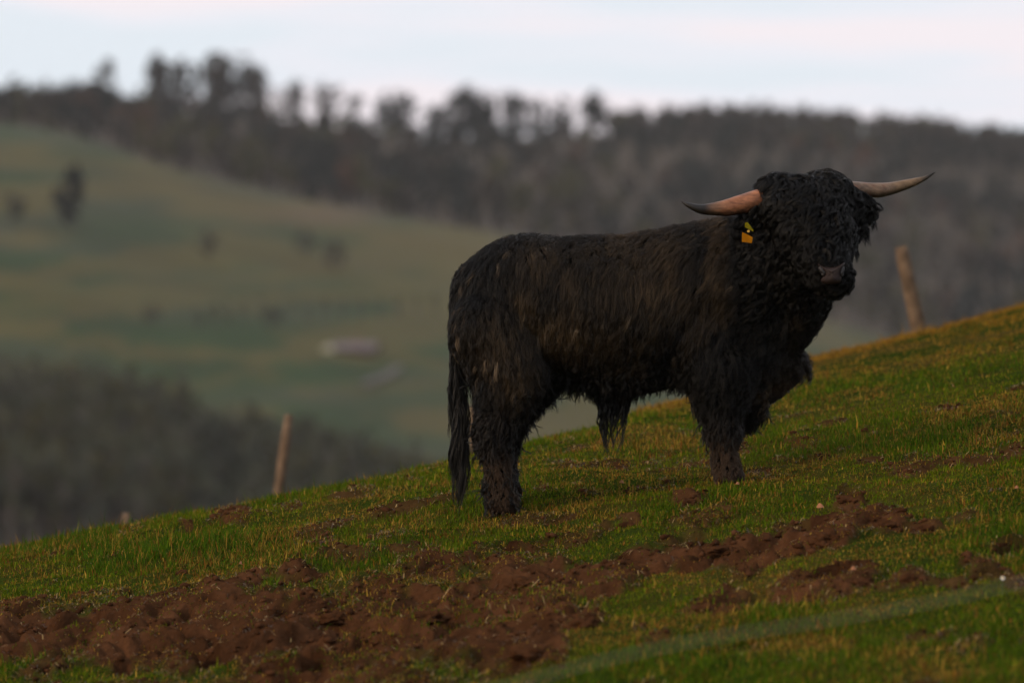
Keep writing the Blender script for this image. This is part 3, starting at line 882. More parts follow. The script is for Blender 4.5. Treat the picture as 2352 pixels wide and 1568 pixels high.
def hair_mat(name, rough=.42, spec=.45):
    m = mat(name); t = m.node_tree; b = pbsdf(m)
    a = N(t, 'ShaderNodeAttribute'); a.attribute_name = 'Col'; a.attribute_type = 'GEOMETRY'
    t.links.new(a.outputs['Color'], b.inputs['Base Color'])
    b.inputs['Roughness'].default_value = rough; b.inputs['Specular IOR Level'].default_value = spec
    return m
HAIR = hair_mat('black_hair', .34, .20)
HAIRWET = hair_mat('mud_wet_hair', .30, .20)
BLK = np.array([.0034, .0030, .0023]); BRN = np.array([.064, .041, .019]); MUDH = np.array([.060, .034, .017])

def facing(nrm): return np.where(nrm[:, 1] < .35, 1.0, .22)
cen = (ta+tb+tc_)/3; cpx, cpy = pxpy(cen)
def is_head(px, py, y): return ((px > 1712) & (py < 700) & (y < BY-.12)) | ((px > 1780) & (py < 640)) | ((px > 1735) & (py < 540))
def leg_w(px, py):
    hind = smooth01((py-870)/80)*(px < 1290)
    fore = smooth01((py-890)/50)*(px > 1590)*(px < 1770)+smooth01((py-832)/16)*(px > 1768)
    return np.clip(hind+fore, 0, 1)
head_t = is_head(cpx, cpy, cen[:, 1]); leg_t = leg_w(cpx, cpy) > .5
nose_t = ((cpx-1909)/34)**2+((cpy-624)/26)**2 < 1
nose_t &= cen[:, 1] < BY-.5
underfoot = ((cpy > 1172) & (cpx < 1200)) | ((cpy > 1102) & (cpx > 1600))
base_w = facing(tn)

def tint_body(px, py, P):  # brown, muddy hair patches, with the coat's sheen painted into the tint
    n = fbm(P[:, 0]*2.3+7, P[:, 2]*2.0+3, 3); n2 = fbm(P[:, 0]*9, P[:, 2]*4+5, 3)
    k = smooth01((n-.50)*5)*.55*smooth01((n2-.3)*3)
    for cx, cy, rx, ry, w in ((1240, 590, 60, 35, .55), (1360, 575, 60, 25, .4), (1470, 640, 130, 70, .5), (1205, 690, 30, 55, .95), (1290, 740, 90, 55, .75),
                              (1400, 760, 60, 40, .4), (1150, 770, 60, 60, .5), (1530, 570, 70, 50, .6), (1180, 850, 40, 50, .7)):
        k = np.maximum(k, w*np.exp(-((px-cx)/rx)**2-((py-cy)/ry)**2)*(.5+n2))
    return BLK*(1-k[:, None])+BRN*k[:, None]

def coat():
    # --- short under layer: covers the hide everywhere
    w = base_w*(~head_t)*(~leg_t)
    P, Nn = sample_skin(11000, w); px, py = pxpy(P); n = len(P)
    flow = np.stack([-.22+.25*(fbm(P[:, 0]*3, P[:, 2]*3, 2)-.5)*3, np.zeros(n), -np.ones(n)], 1)
    neck = smooth01((px-1500)/120)*smooth01((720-py)/120)
    flow[:, 0] -= neck*.35
    tail_end = smooth01((1120-px)/60); flow[:, 0] += tail_end*.1
    low = smooth01((py-780)/120)
    bri = np.exp(-((px-1790)/45)**2-((py-872)/34)**2)
    L = .060+.035*HR.random(n)+.02*(px > 1700)-.012*low
    top = smooth01((Nn[:, 2]-.55)*3)
    L *= 1-.35*top
    curly = np.clip(low*.7+smooth01((px-1630)/100)*.9+bri, 0, 1)
    L = np.where(px < 1690, L*1.5*(.6+.8*HR.random(n)), L*1.3)
    L *= 1-.25*top
    flow[:, 0] += .55*(fbm(P[:, 0]*2.2+70, P[:, 2]*1.6+20, 3)-.5)*2
    lift = (.03+.26*curly)*(1-top)
    grav = .10+.12*low
    wave = .0050+.007*curly*(.5+HR.random(n)); freq = .5+1.2*curly+.5*HR.random(n)
    off = .002+.016*HR.random(n)**1.8+.010*curly
    off *= 1-.85*top*(1-.5*curly)
    G = grow(P, Nn, L, lift, grav, flow, 9, wave, freq, off, hug=.006+.016*low+.008*curly+.006*HR.random(n)*(1-top))
    tint = tint_body(px, py, P)
    bb = (bri*.8)[:, None]*(HR.random((n, 1)) < .6); tint = tint*(1-bb)+MUDH*1.3*bb
    hl_ = (HR.random((n, 1)) < .02)*smooth01((1-curly)*2)[:, None]; tint = tint*(1-hl_)+np.array([.05, .036, .022])*hl_*(.4+.9*HR.random((n, 1)))  # a few guides tinted lighter: highlight streaks painted into the hair colour
    tint = tint*(.65+.8*HR.random((n, 1))**1.5*1.3)
    # dried mud caught in the coat
    fl = np.zeros(n)
    for cx, cy, rx, ry in ((1203, 690, 10, 26), (1215, 715, 20, 14), (1265, 738, 45, 22), (1310, 770, 25, 14), (1195, 850, 10, 28), (1178, 880, 12, 16), (1140, 815, 40, 30), (1060, 760, 12, 60), (1090, 590, 8, 12), (1770, 880, 30, 22)):
        fl = np.maximum(fl, np.exp(-((px-cx)/rx)**2-((py-cy)/ry)**2))
    fm = ((HR.random(n) < fl*.26))[:, None]; tint = np.where(fm, np.array([.13, .092, .055])*(.4+.9*HR.random((n, 1))), tint)
    cl_ = .30+.32*HR.random((n, 1))[np.repeat(np.arange(n), 15)]
    s, c = children(G, Nn, 15, .009+.012*HR.random(n), cl_, .0034, tint, frizz=.0026)
    hair_object('coat', s, c, HAIR, .00075, .0002)
coat()

def belly_fringe():
    w = base_w*(tn[:, 2] < -.25)*(cpy > 840)*(cpx > 1180)*(cpx < 1640)*(~leg_t)
    P, Nn = sample_skin(1300, w); px, py = pxpy(P); n = len(P)
    L = .05+.075*HR.random(n)**1.5
    G = grow(P, Nn, L, np.full(n, .3), np.full(n, .4), np.tile([-.1, 0, -.9], (n, 1)), 8, .006+.010*HR.random(n), 1+HR.random(n), np.full(n, .005), .08)
    s, c = children(G, Nn, 9, np.full(n, .010), .9, .002, np.tile(BLK*1.4, (n, 1)), .25)
    hair_object('belly_fringe', s, c, HAIR, .0009, .0002)
belly_fringe()

def leg_hair():
    w = base_w*leg_t*(~underfoot)
    P, Nn = sample_skin(2800, w); px, py = pxpy(P); n = len(P)
    lowhalf = np.where(px < 1400, smooth01((py-1000)/70), smooth01((py-960)/60))
    L = (.060+.060*HR.random(n))*(1-.55*lowhalf)*np.where(px > 1764, .42, 1)
    back = np.where(px < 1400, -.1, -.35)
    flow = np.stack([(back+.16*HR.normal(0, 1, n))*(1-.7*lowhalf), np.zeros(n), -np.ones(n)], 1)
    G = grow(P, Nn, L, np.where(px > 1764, .04, .26-.20*lowhalf), np.full(n, .28), flow, 9, (.009-.0065*lowhalf)*(.4+HR.random(n)), .8+.9*HR.random(n), .003+.008*HR.random(n)*(1-.6*lowhalf)*np.where(px > 1764, .3, 1), .03, hug=np.where(px > 1764, .003, .05))
    k = (.08+.75*lowhalf)*(.35+1.1*fbm(px/14, py/40, 3)); knee = (px > 1764)*(py < 930); k = np.where(knee, .75*np.exp(-((px-1792)/34)**2-((py-878)/22)**2), k); k = np.clip(k, 0, 1)[:, None]
    tint = BLK*1.2*(1-k)+MUDH*k
    s, c = children(G, Nn, 13, .006+.008*HR.random(n), .90, .0012, tint, .3)
    hair_object('leg_hair', s, c, HAIRWET, .0010, .0003)
leg_hair()

def leg_wisps():
    """soaked curling strands that stand away from the legs"""
    w = base_w*((leg_w(cpx, cpy) > .1) & (cpy < np.where(cpx < 1400, 1060, 1010)) | ((cpx < 1290) & (cpy > 840)))*(np.abs(tn[:, 0]) > .35)*(cpx < 1764)
    P, Nn = sample_skin(420, w); px, py = pxpy(P); n = len(P)
    G = grow(P, Nn, .06+.08*HR.random(n), np.full(n, .55), np.full(n, .22), np.tile([0, 0, -1.], (n, 1)), 10, .006+.008*HR.random(n), 1+.8*HR.random(n), np.full(n, .006), .12)
    s, c = children(G, Nn, 7, np.full(n, .003), .7, .0015, np.tile(BLK*2, (n, 1)), .2)
    hair_object('leg_wisps', s, c, HAIRWET, .0010, .0003)
leg_wisps()

def head_hair():
    w = facing(tn)*head_t*(~nose_t)*(((cpx-1808)/13)**2+((cpy-522)/12)**2 > 1)
    P, Nn = sample_skin(5200, w); px, py = pxpy(P); n = len(P)
    poll = bp(1830, 400, -.30)
    v = P-np.array(poll); v[:, 1] *= .2; v = norm(v+1e-5)
    part = smooth01((430-py)/50)
    flow = norm(v*.8+np.stack([.15*HR.normal(0, 1, n), np.zeros(n), -.5*np.ones(n)], 1))
    muzzle = np.exp(-((px-1908)/62)**2-((py-632)/50)**2)
    L = (.090+.060*HR.random(n))*(1-.70*muzzle)
    L = np.where(py < 450, L*1.15, L)
    lift = (.12+.24*HR.random(n))*np.where(py < 440, .3, 1)
    G = grow(P, Nn, L, lift, .10+.12*HR.random(n), flow, 14, (.011+.014*HR.random(n))*(1-.6*muzzle)*np.where(py < 450, .6, 1), .5+.8*HR.random(n), (.004+.018*HR.random(n))*(1-.8*muzzle)*np.where(py < 440, .6, 1), .12, hug=np.where(px > 1945, .012, .006))
    tint = np.tile(BLK, (n, 1))*(.6+2.2*HR.random((n, 1))**2.2)
    s, c = children(G, Nn, 30, .006+.009*HR.random(n), .58+.30*HR.random((n, 1))[np.repeat(np.arange(n), 30)], .0022, tint, .3, frizz=.0018)
    hair_object('head_hair', s, c, HAIR, .00070, .0002)
head_hair()

def lock(px, py, dy, L, dirx, n_guides, spread, wavey=.006, freq=1.2, steps=14, per=40, rad=.01, tip=.003, tint=BLK, tot=None, name=None, matl=None, clump=.85, cv=.55):
    """loose hanging locks (tail switch, ear fringe, sheath tuft)"""
    c = np.array(bp(px, py, dy)); n = n_guides
    P = c+np.stack([HR.uniform(-1, 1, n)*spread, HR.uniform(-.6, .6, n)*spread, HR.uniform(-.3, .3, n)*spread], 1)
    LL = L*(.6+.5*HR.random(n)); ph = HR.uniform(0, 6.28, n)
    G = np.empty((n, steps, 3))
    conv = c+np.array([dirx*L, 0, -L*1.0])
    for k in range(steps):
        t = k/(steps-1)
        q = P+np.stack([dirx*LL*t, np.zeros(n), -LL*t], 1)
        q[:, 0] += (conv[0]-P[:, 0])*(t**1.5)*cv
        q[:, 0] += wavey*np.sin(ph+t*freq*6.28)*min(1, t*2); q[:, 1] += wavey*np.cos(ph+t*freq*5)*min(1, t*2)
        G[:, k] = q
    Nn = np.tile([0, -1., 0], (n, 1))
    return children(G, Nn, per, np.full(n, rad), clump, tip, np.tile(tint, (n, 1)), .3)
def merge_locks(name, specs, matl, r0=.0009, r1=.0003):
    S, Cc = zip(*[lock(**s) for s in specs])
    return hair_object(name, np.concatenate(S), np.concatenate(Cc), matl, r0, r1)
merge_locks('sheath_tuft', [dict(px=1406, py=915, dy=-.02, L=.085, dirx=.0, n_guides=44, spread=.064, cv=.15, wavey=.006, per=26, rad=.012, tint=BLK*1.3),
                            dict(px=1408, py=945, dy=-.02, L=.20, dirx=-.02, n_guides=15, spread=.068, wavey=.008, freq=1.3, per=9, rad=.003, tint=BLK*4, cv=.45, clump=.6),
                            dict(px=1402, py=935, dy=-.03, L=.14, dirx=.0, n_guides=22, spread=.062, wavey=.008, freq=1.2, per=12, rad=.004, tint=BLK*3, cv=.25, clump=.6),
                            dict(px=1440, py=925, dy=-.02, L=.10, dirx=-.12, n_guides=14, spread=.02, wavey=.005, per=20, rad=.008, tint=BLK*1.4)], HAIR)
ear_r = [dict(px=1972+i*5, py=470+i*3, dy=-.18, L=l, dirx=dx, n_guides=9, spread=.024, wavey=.005, per=26, rad=.009, tint=BLK)
         for i, (l, dx) in enumerate(((.10, .02), (.11, -.06), (.11, -.14), (.08, .04), (.08, -.06)))]
ear_r += [dict(px=1945, py=512, dy=-.22, L=.14, dirx=.12, n_guides=12, spread=.03, wavey=.006, per=26, rad=.01, tint=BLK),
          dict(px=1962, py=530, dy=-.22, L=.09, dirx=.0, n_guides=9, spread=.02, wavey=.004, per=24, rad=.007, tint=BLK),
          dict(px=1962, py=456, dy=-.2, L=.08, dirx=.30, n_guides=22, spread=.045, wavey=.005, per=26, rad=.012, tint=BLK)]
ear_r += [dict(px=2002, py=486, dy=-.18, L=.10, dirx=.05, n_guides=10, spread=.018, wavey=.005, per=9, rad=.004, tint=BLK, cv=.1),
          dict(px=1985, py=520, dy=-.20, L=.10, dirx=.12, n_guides=9, spread=.016, wavey=.005, per=8, rad=.004, tint=BLK, cv=.1),
          dict(px=1962, py=560, dy=-.24, L=.09, dirx=.10, n_guides=9, spread=.016, wavey=.005, per=9, rad=.004, tint=BLK, cv=.1)]
merge_locks('ear_fringe', ear_r, HAIR)
chin = [dict(px=px_, py=py_, dy=-.53, L=l, dirx=-.05, n_guides=8, spread=.02, wavey=.004, per=22, rad=.008, tint=BLK)
        for px_, py_, l in ((1900, 662, .035), (1925, 660, .035), (1940, 652, .03), (1885, 668, .04))]
merge_locks('chin_hair', chin, HAIR)

# tail
def tube(name, pts, matl, seg=16, sub=1, parent_bull=True, cap=True, rough=0):
    """pts: list of (Vector, radius) -> smooth tapered tube"""
    cs = [p for p, r in pts]; rs = [r for p, r in pts]
    # catmull resample
    P, R = [], []
    for i in range(len(cs)-1):
        p0, p1, p2, p3 = cs[max(i-1, 0)], cs[i], cs[i+1], cs[min(i+2, len(cs)-1)]
        for k in range(5):
            t = k/5
            P.append(.5*((2*p1)+(p2-p0)*t+(2*p0-5*p1+4*p2-p3)*t*t+(3*p1-p0-3*p2+p3)*t**3)); R.append(rs[i]+(rs[i+1]-rs[i])*t)
    P.append(cs[-1]); R.append(rs[-1])
    bm = bmesh.new(); rings = []
    s = None
    for i, p in enumerate(P):
        T = (P[min(i+1, len(P)-1)]-P[max(i-1, 0)]).normalized()
        s = (Vector((0, 1, 0)) if s is None else s); s = (s-T*s.dot(T)).normalized(); q = T.cross(s)
        rings.append([bm.verts.new(p+(s*math.cos(a)+q*math.sin(a))*R[i]*(1+rough*math.sin(i*1.7+3*a))) for a in [k*math.tau/seg for k in range(seg)]])
    for i in range(len(rings)-1):
        for k in range(seg): bm.faces.new((rings[i][k], rings[i][(k+1) % seg], rings[i+1][(k+1) % seg], rings[i+1][k]))
    bm.faces.new(rings[0][::-1]); bm.faces.new(rings[-1])
    o = bm_obj(name, bm, matl, None, True)
    return o
tail = to_local(tube('tail', [(bp(1130, 620, 0), 16*MPP), (bp(1080, 618, 0), 18*MPP), (bp(1054, 655, -.02), 17*MPP), (bp(1044, 740, -.03), 13*MPP), (bp(1047, 830, -.04), 10*MPP), (bp(1052, 930, -.05), 6*MPP)], SKIN))
def tail_hair():
    kp = np.array([(1084, 618, -.02), (1056, 650, -.04), (1046, 740, -.05), (1048, 830, -.06), (1055, 930, -.07), (1058, 960, -.07)], float)
    n = 330; t = HR.random(n)**.75*5
    q = np.stack([np.interp(t, range(6), kp[:, i]) for i in range(3)], 1)
    P = np.stack([(q[:, 0]-1176)/FPX*BY, BY+q[:, 2], (784-q[:, 1])/FPX*BY], 1)
    a = HR.uniform(0, 6.28, n); rad = .018*(1-.1*t)
    Nn = np.stack([np.cos(a), np.sin(a)-.3, np.zeros(n)], 1); P = P+Nn*rad[:, None]
    L = np.interp(t, [0, 1, 2, 3, 4, 5], [.10, .15, .22, .33, .43, .47])*(.5+.5*HR.random(n)**.8)
    S = 16; G = np.empty((n, S, 3)); ph = np.round(HR.uniform(0, 5, n))*1.25+HR.normal(0, .25, n)
    out = np.interp(t, [0, 3, 5], [.5, 1.4, 1.9])
    strand = np.floor(HR.uniform(0, 6, n))                       # gathers into half a dozen ropes
    tx = (strand-2.5)*.012
    for k in range(S):
        u = k/(S-1); z = P[:, 2]-L*u
        low = np.clip((-.30-z)/.50, 0, 1)
        cx = P[:, 0]*(1-smooth01(u*1.1))+(((1056-1176)/FPX*BY)+tx*np.clip((.90+z)/.35, .15, 1))*smooth01(u*1.1)
        x = cx+Nn[:, 0]*rad*out*math.sin(u*2.2)+.008*np.sin(ph+z*26)*min(1, u*2)
        y = P[:, 1]+Nn[:, 1]*rad*out*math.sin(u*2.2)*.8+.006*np.cos(ph+z*21)*min(1, u*2)
        G[:, k] = np.stack([x, y, z], 1)
    br = np.interp(t, [0, 3, 5], [1, 1.6, 3.2])[:, None]*(.6+.8*HR.random((n, 1)))
    s, c = children(G, norm(Nn), 15, np.full(n, .0045), .75, .0018, BLK*br, .3)
    hair_object('tail_switch', s, c, HAIR, .0010, .0003)
tail_hair()
wisp = [dict(px=1066, py=606, dy=-.02, L=.07, dirx=-.25, n_guides=6, spread=.012, wavey=.003, per=12, rad=.004, tint=BLK),
        dict(px=1042, py=860, dy=-.05, L=.12, dirx=-.10, n_guides=8, spread=.014, wavey=.006, per=12, rad=.004, tint=BLK*1.3)]
merge_locks('tail_wisp', wisp, HAIR)

# hooves, cloven
HOOF = simple('hoof_horn', (.014, .009, .006), .85, 20, .4, spec=.05)
for px_, py_, dy in ((1678, 1098, -.19), (1712, 964, .12), (1158, 1164, -.19), (1172, 1122, .17)):
    bm = bmesh.new()
    for sgn in (-1, 1):
        M = Matrix.Translation(bp(px_, py_, dy)+Vector((0, sgn*.028, -.002))) @ Matrix.Diagonal((.060, .032, .044, 1))
        g = bmesh.ops.create_icosphere(bm, subdivisions=3, radius=1, matrix=M)
        zc = bp(px_, py_, dy).z
        for v in g['verts']:
            v.co.z = max(v.co.z, zc-.028)
            if v.co.x > bp(px_, py_, dy).x: v.co.z -= (v.co.x-bp(px_, py_, dy).x)*.25
    to_local(bm_obj('hoof', bm, HOOF, None, True))

# horns
def horn_mat(tone):
    m = mat('horn'); t = m.node_tree; b = pbsdf(m); b.inputs['Roughness'].default_value = .45; b.inputs['Specular IOR Level'].default_value = .25
    a = N(t, 'ShaderNodeVertexColor'); a.layer_name = 'Col'
    tcn = N(t, 'ShaderNodeTexCoord'); mpn = N(t, 'ShaderNodeMapping'); mpn.inputs['Scale'].default_value = (14, 60, 60)
    n = N(t, 'ShaderNodeTexNoise'); n.inputs['Scale'].default_value = 1.2; n.inputs['Detail'].default_value = 8; n.inputs['Roughness'].default_value = .7
    t.links.new(tcn.outputs['Object'], mpn.inputs[0]); t.links.new(mpn.outputs[0], n.inputs['Vector'])
    mr = N(t, 'ShaderNodeMapRange'); mr.inputs[1].default_value = .3; mr.inputs[2].default_value = .7; mr.inputs[3].default_value = .45; mr.inputs[4].default_value = 1.5
    t.links.new(n.outputs['Fac'], mr.inputs[0])
    vm = N(t, 'ShaderNodeVectorMath', operation='SCALE'); t.links.new(a.outputs['Color'], vm.inputs[0]); t.links.new(mr.outputs[0], vm.inputs['Scale'])
    t.links.new(vm.outputs[0], b.inputs['Base Color'])
    bp_ = N(t, 'ShaderNodeBump'); bp_.inputs['Strength'].default_value = .4; bp_.inputs['Distance'].default_value = .004
    t.links.new(n.outputs['Fac'], bp_.inputs['Height']); t.links.new(bp_.outputs[0], b.inputs['Normal'])
    return m
HM = horn_mat(0)
def horn(pts, base_col, mid_col, tip_col, t1, t2, label):
    o = tube('horn', [(bp(x, y, d), r*MPP) for x, y, d, r in pts], HM, seg=28)
    me = o.data; co = np.empty(len(me.vertices)*3, np.float32); me.vertices.foreach_get('co', co); co = co.reshape(-1, 3)
    n = len(co)//28; ring = np.arange(len(co))//28/(n-1)
    k1 = smooth01((ring-t1)/.22)[:, None]; k2 = smooth01((ring-t2)/.2)[:, None]
    c = np.array(base_col)*(1-k1)+np.array(mid_col)*k1; c = c*(1-k2)+np.array(tip_col)*k2
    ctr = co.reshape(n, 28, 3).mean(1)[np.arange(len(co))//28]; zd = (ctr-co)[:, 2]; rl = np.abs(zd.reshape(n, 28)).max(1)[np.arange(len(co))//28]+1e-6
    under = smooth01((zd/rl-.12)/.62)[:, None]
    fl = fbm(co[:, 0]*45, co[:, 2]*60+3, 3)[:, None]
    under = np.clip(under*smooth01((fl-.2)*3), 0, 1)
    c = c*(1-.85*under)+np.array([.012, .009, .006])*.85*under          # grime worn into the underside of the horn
    patch = smooth01((fl-.60)*9)*(ring[:, None] < .5); c = c*(1-.5*patch)+np.array([.16, .060, .030])*.5*patch
    color_attr(me, c)
    to_local(o); o['label'] = label
    return o
horn([(1800, 450, -.27, 25), (1770, 452, -.29, 24), (1746, 457, -.31, 23), (1719, 465, -.33, 22.5), (1692, 472, -.35, 21), (1665, 478, -.365, 18.5), (1641, 480, -.375, 14.8), (1620, 481, -.38, 12.2), (1603, 479, -.385, 10), (1583, 472, -.385, 6), (1573, 467, -.38, 3.6), (1565, 461.5, -.375, .8)],
     (.26, .105, .048), (.165, .088, .048), (.012, .011, .010), .36, .47, 'horn pointing left with an orange-brown root and black tip')
horn([(1905, 436, -.24, 24), (1930, 434, -.22, 21), (1955, 434, -.20, 18), (1989, 436, -.17, 17), (2018, 437, -.15, 17), (2047, 433, -.12, 14.5), (2076, 425.5, -.10, 12), (2104, 417, -.08, 8.6), (2127, 408, -.06, 4.6), (2148, 395, -.04, .8)],
     (.155, .098, .062), (.155, .098, .052), (.018, .015, .012), .45, .74, 'greyish tan horn pointing right and upwards')

# nose leather
def nose():
    out = [(1879, 606), (1887, 611), (1897, 615), (1908, 616), (1921, 614), (1930, 610), (1938, 603), (1937, 612), (1931, 622), (1929, 631), (1932, 640), (1927, 648), (1917, 651), (1906, 651), (1895, 649), (1887, 645), (1889, 637), (1897, 633), (1896, 624), (1886, 616)]
    c = (1911, 629)
    bm = bmesh.new(); rings = []
    for s, dz in ((1.12, .010), (1.0, -.004), (.82, -.014), (.55, -.021), (.25, -.024)):
        rings.append([bm.verts.new(bp(c[0]+(x-c[0])*s, c[1]+(y-c[1])*s, -.665+dz+.0006*abs(x-c[0])*.6)) for x, y in out])
    n = len(out)
    for a, b in zip(rings[:-1], rings[1:]):
        for k in range(n): bm.faces.new((a[k], a[(k+1) % n], b[(k+1) % n], b[k]))
    bm.faces.new(rings[-1])
    m = simple('nose_leather', (.022, .0125, .010), .36, 260, .3, .5, spec=.22)
    o = to_local(bm_obj('nose', bm, m, None, True))
    s = o.modifiers.new('s', 'SUBSURF'); s.levels = 2; s.render_levels = 2
    dk = simple('nostril_dark', (.006, .004, .004), .5)
    for pts, sg in ((((1882, 613, 4), (1888, 620, 6.5), (1893, 627, 7), (1890, 633, 5)), 1), (((1937, 612, 3), (1935, 620, 5), (1933, 627, 5.5), (1934, 634, 4)), -1)):
        to_local(tube('nostril', [(bp(x, y, -.655), r*MPP) for x, y, r in pts], dk, 12))
nose()
EYE = simple('eye_gloss', (.006, .004, .003), .12, spec=.5)
for x, y in ((1806, 525), (1912, 519)):
    d_ = bp(x, y, 0).normalized(); hit = BVH.ray_cast(Vector((0, 0, 0)), d_)
    c_ = (hit[0] if hit[0] is not None else bp(x, y, -.45))-d_*.012
    bm = bmesh.new(); bmesh.ops.create_icosphere(bm, subdivisions=3, radius=.019, matrix=Matrix.Translation(c_))
    to_local(bm_obj('eye', bm, EYE, None, True))
# ear tags
def ear_tag(outline, y_off, col, label, thick=.003, tilt=.0):
    bm = bmesh.new()
    f = [bm.verts.new(bp(x, y, y_off+tilt*(x-1715)/30)) for x, y in outline]
    b = [bm.verts.new(bp(x, y, y_off+tilt*(x-1715)/30)+Vector((0, thick, 0))) for x, y in outline]
    bm.faces.new(f); bm.faces.new(b[::-1]); n = len(f)
    for i in range(n): bm.faces.new((f[i], b[i], b[(i+1) % n], f[(i+1) % n]))
    bmesh.ops.bevel(bm, geom=[e for e in bm.edges], offset=.0009, segments=2, affect='EDGES')
    o = to_local(bm_obj('ear_tag', bm, simple('tag_plastic', col, .6, 40, .15, spec=.06), None))
    o['label'] = label; return o
ear_tag([(1704.5, 533), (1704, 555.5), (1727, 558.5), (1729, 545), (1716, 538)], -.60, (.27, .10, .000), 'orange-yellow square lower tag')
et = ear_tag([(1711, 512), (1717, 510), (1723, 518), (1731, 529), (1730, 532), (1719, 526), (1711, 522)], -.60, (.16, .135, .000), 'folded yellow upper tag')
for i, (x0, y0, x1, y1) in enumerate(((1712, 519, 1716, 515), (1716, 523, 1720, 518), (1720, 525.5, 1724, 521), (1724, 528, 1727, 524))):   # dark print strokes on the tag
    bm = bmesh.new(); a = bp(x0, y0, -.6025); b = bp(x1, y1, -.6025); w = Vector((.0013, 0, .0006))
    q = [bm.verts.new(v) for v in (a-w, a+w, b+w, b-w)]; bm.faces.new(q)
    s = bm_obj('print', bm, simple('tag_ink', (.015, .012, .01), .6), None); s.parent = et; s.matrix_parent_inverse = (Matrix.Translation(bull.location) @ et.matrix_parent_inverse).inverted() if False else Matrix.Identity(4)
bm = bmesh.new(); bmesh.ops.create_cone(bm, cap_ends=True, segments=12, radius1=.006, radius2=.006, depth=.02, matrix=Matrix.Translation(bp(1719, 531, -.59)) @ Matrix.Rotation(math.pi/2, 4, 'X'))
st_ = bm_obj('stud', bm, simple('tag_stud', (.5, .28, .03), .4), None); st_.parent = et

# ------------------------------------------------------------------ small things on the pasture
def ray_ground(px, py, lo=15, hi=33):
    ys = np.linspace(lo, hi, 700); u = (px-1176)/FPX
    z, m = ground_full(u*ys, ys)
    v = (784-py)/FPX
    above = np.nonzero(z/ys >= v)[0]
    y = float(ys[above[0]]) if len(above) else 27.
    return Vector((u*y, y, ground_z(u*y, y)))
SOIL = attr_mat('clod_soil', 1.0, .0, bump_scale=45, bump=.9, dist=.014)
def clod(px, py, w, h, label, peak=0.0, seed=0):
    p = ray_ground(px, py); s = p.y/FPX
    bm = bmesh.new(); bmesh.ops.create_icosphere(bm, subdivisions=5, radius=1)
    rs = seed*7.3
    for v in bm.verts:
        n = v.co.normalized()
        d = 1+.55*(mnoise.noise(n*1.3+Vector((rs, 0, 0))))+.22*mnoise.noise(n*3.1+Vector((0, rs, 0)))+.10*mnoise.noise(n*8+Vector((0, 0, rs)))+.05*mnoise.noise(n*19+Vector((rs, 3, 1)))
        v.co = n*d
        if v.co.z > 0: v.co.x += peak*v.co.z*v.co.z
        v.co = Vector((v.co.x*w*s, v.co.y*w*s*.8, v.co.z*h*s*.85))
        v.co.z = max(v.co.z, -.55*h*s)
    o = bm_obj('earth_clod', bm, SOIL, None, True); o.location = p-Vector((0, 0, h*s*.10))
    me = o.data; co = np.empty(len(me.vertices)*3, np.float32); me.vertices.foreach_get('co', co); co = co.reshape(-1, 3)
    k = fbm(co[:, 0]*30+seed, co[:, 2]*30+co[:, 1]*20, 3)[:, None]
    color_attr(me, np.array([.058, .0260, .012])*(.5+.8*k))
    tag(o, label, 'earth clod', 'clods of earth kicked up from the slope')
for i, a in enumerate([
 (1904, 1240, 46, 34, 'biggest smooth rounded clod right of the bull in the upper strip of soil', 0),
 (1335, 1440, 44, 40, 'pointed clod standing in the grass below the middle of the soil patch', .3),
 (1672, 1412, 26, 26, 'leaning wedge-shaped clod in the lower strip of soil', .35),
 (1620, 1400, 36, 18, 'low clod left of the wedge-shaped one in the lower strip', 0),
 (1576, 1158, 24, 20, 'crumbly clod in the grass below the front hoof', 0),
 (1948, 1152, 28, 20, 'straw-covered clod in the grass above the upper soil strip', 0),
 (418, 1318, 15, 17, 'small dark upright clod at the left edge where grass meets soil', 0),
 (1975, 1342, 46, 22, 'long dark clod casting a hollow in the right end of the lower strip', .2),
 (2088, 1336, 22, 20, 'last small clod at the right tip of the lower soil strip', 0),
 (2035, 1210, 30, 22, 'ragged clod just right of the biggest rounded clod', 0),
 (2130, 1218, 36, 14, 'flat clod at the right end of the upper soil strip', 0),
 (1660, 1270, 46, 20, 'flattened clod at the head of the dark hollow in the upper strip', 0),
 (1226, 1515, 60, 26, 'large low clod at the bottom edge near the centre', 0),
 (1440, 1208, 24, 15, 'clod in the grass between the bull legs and the soil patch', 0),
 (980, 1420, 52, 30, 'broad clod in the middle of the main soil patch', 0),
 (770, 1440, 40, 24, 'medium clod in the left half of the main soil patch', .2),
 (1210, 1340, 50, 24, 'lumpy clod at the upper right of the main soil patch', 0)]):
    clod(a[0], a[1], a[2]*.85, a[3]*.72, a[4], a[5], i+1)

# dry fallen leaves
LEAF = simple('dry_leaf', (.30, .12, .045), .7, 60, .35)
def leaf(px, py, wpx, rot, label):
    p = ray_ground(px, py); s = wpx*p.y/FPX
    bm = bmesh.new(); L = []
    for i in range(9):
        t = i/8; w = math.sin(math.pi*t**.8)*.36*s+.0008; z = .25*s*math.sin(t*3.1)*.6
        L.append([bm.verts.new(((t-.5)*s, -w, z+w*.7)), bm.verts.new(((t-.5)*s, 0, z)), bm.verts.new(((t-.5)*s, w, z+w*.7))])
    for a, b in zip(L[:-1], L[1:]):
        bm.faces.new((a[0], a[1], b[1], b[0])); bm.faces.new((a[1], a[2], b[2], b[1]))
    o = bm_obj('dead_leaf', bm, LEAF, None, True)
    o.location = p+Vector((0, -.01, .03)); o.rotation_euler = (math.radians(50), math.radians(rot*.2), math.radians(rot))
    md = o.modifiers.new('t', 'SOLIDIFY'); md.thickness = .0008
    tag(o, label, 'dead leaf', 'dry leaves fallen on the pasture')
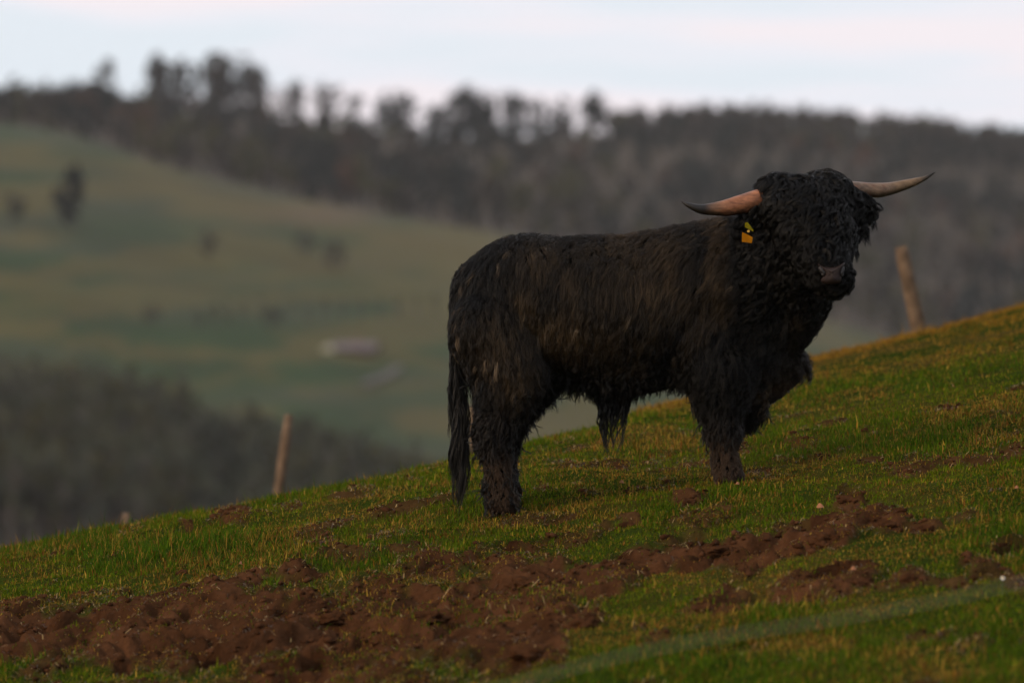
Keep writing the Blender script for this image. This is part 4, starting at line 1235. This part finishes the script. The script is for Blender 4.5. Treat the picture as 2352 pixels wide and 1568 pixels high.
leaf(1428, 1126, 11, 20, 'pale round dead leaf in the grass between the bull front and hind legs')
leaf(1884, 1180, 18, -10, 'bright orange dead leaf right of the front hoof below the grass')
leaf(1694, 1128, 10, 30, 'small tan dead leaf just below the front hoof')
leaf(553, 1310, 12, 60, 'reddish dead leaf at the left where grass thins into soil')
leaf(2335, 1136, 10, -20, 'pinkish dead leaf at the right edge of the pasture')
leaf(1960, 1326, 14, 10, 'orange leaf lying on the long dark clod of the lower strip')
# daisy
def daisy(px, py):
    p = ray_ground(px, py, 14, 26); r = empty('daisy', p); tag(r, 'single white daisy in the grass near the lower right corner', 'flower')
    bm = bmesh.new()
    for k in range(12):
        a = k*math.tau/12; d = Vector((math.cos(a), math.sin(a), .15)); sdd = Vector((-math.sin(a), math.cos(a), 0))
        q = [bm.verts.new(v) for v in (d*.002-sdd*.0007, d*.002+sdd*.0007, d*.007+sdd*.0017, d*.009, d*.007-sdd*.0017)]; bm.faces.new(q)
    o = bm_obj('petals', bm, simple('petal_white', (.75, .75, .72), .6), r); o.location = (0, 0, .075); o.rotation_euler = (math.radians(55), 0, 0)
    bm = bmesh.new(); bmesh.ops.create_icosphere(bm, subdivisions=2, radius=.004)
    o = bm_obj('flower_head', bm, simple('daisy_yellow', (.5, .35, .03), .7), r, True); o.location = (0, -.002, .077)
    bm = bmesh.new(); bmesh.ops.create_cone(bm, cap_ends=True, segments=6, radius1=.0012, radius2=.001, depth=.09)
    o = bm_obj('stem', bm, simple('stem_green', (.05, .09, .02), .7), r); o.location = (0, 0, .03)
daisy(2303, 1372)

# fence rope close to the camera, far out of focus, sagging between off-frame posts
def rope():
    Y = 13.5
    pts = [(900, 1640), (1176, 1572), (1400, 1512), (1650, 1462), (1900, 1424), (2120, 1386), (2352, 1334), (2700, 1245)]
    bm = bmesh.new(); rings = []
    P = [at(x, y, Y) for x, y in pts]
    Q = []
    for i in range(len(P)-1):
        p0, p1, p2, p3 = P[max(i-1, 0)], P[i], P[i+1], P[min(i+2, len(P)-1)]
        for k in range(16):
            t = k/16; Q.append(.5*((2*p1)+(p2-p0)*t+(2*p0-5*p1+4*p2-p3)*t*t+(3*p1-p0-3*p2+p3)*t**3))
    for i, p in enumerate(Q):
        tw = i*.8
        rings.append([bm.verts.new(p+Vector((0, math.cos(a), math.sin(a)))*.0019*(1+.18*math.cos(3*(a-tw)))) for a in [k*math.tau/12 for k in range(12)]])
    for a, b in zip(rings[:-1], rings[1:]):
        for k in range(12): bm.faces.new((a[k], a[(k+1) % 12], b[(k+1) % 12], b[k]))
    bm.faces.new(rings[0][::-1]); bm.faces.new(rings[-1])
    o = bm_obj('fence_rope', bm, simple('grey_rope', (.17, .15, .13), .8), None, True)
    tag(o, 'blurred pale electric-fence rope sagging across the lower right corner', 'rope')
rope()
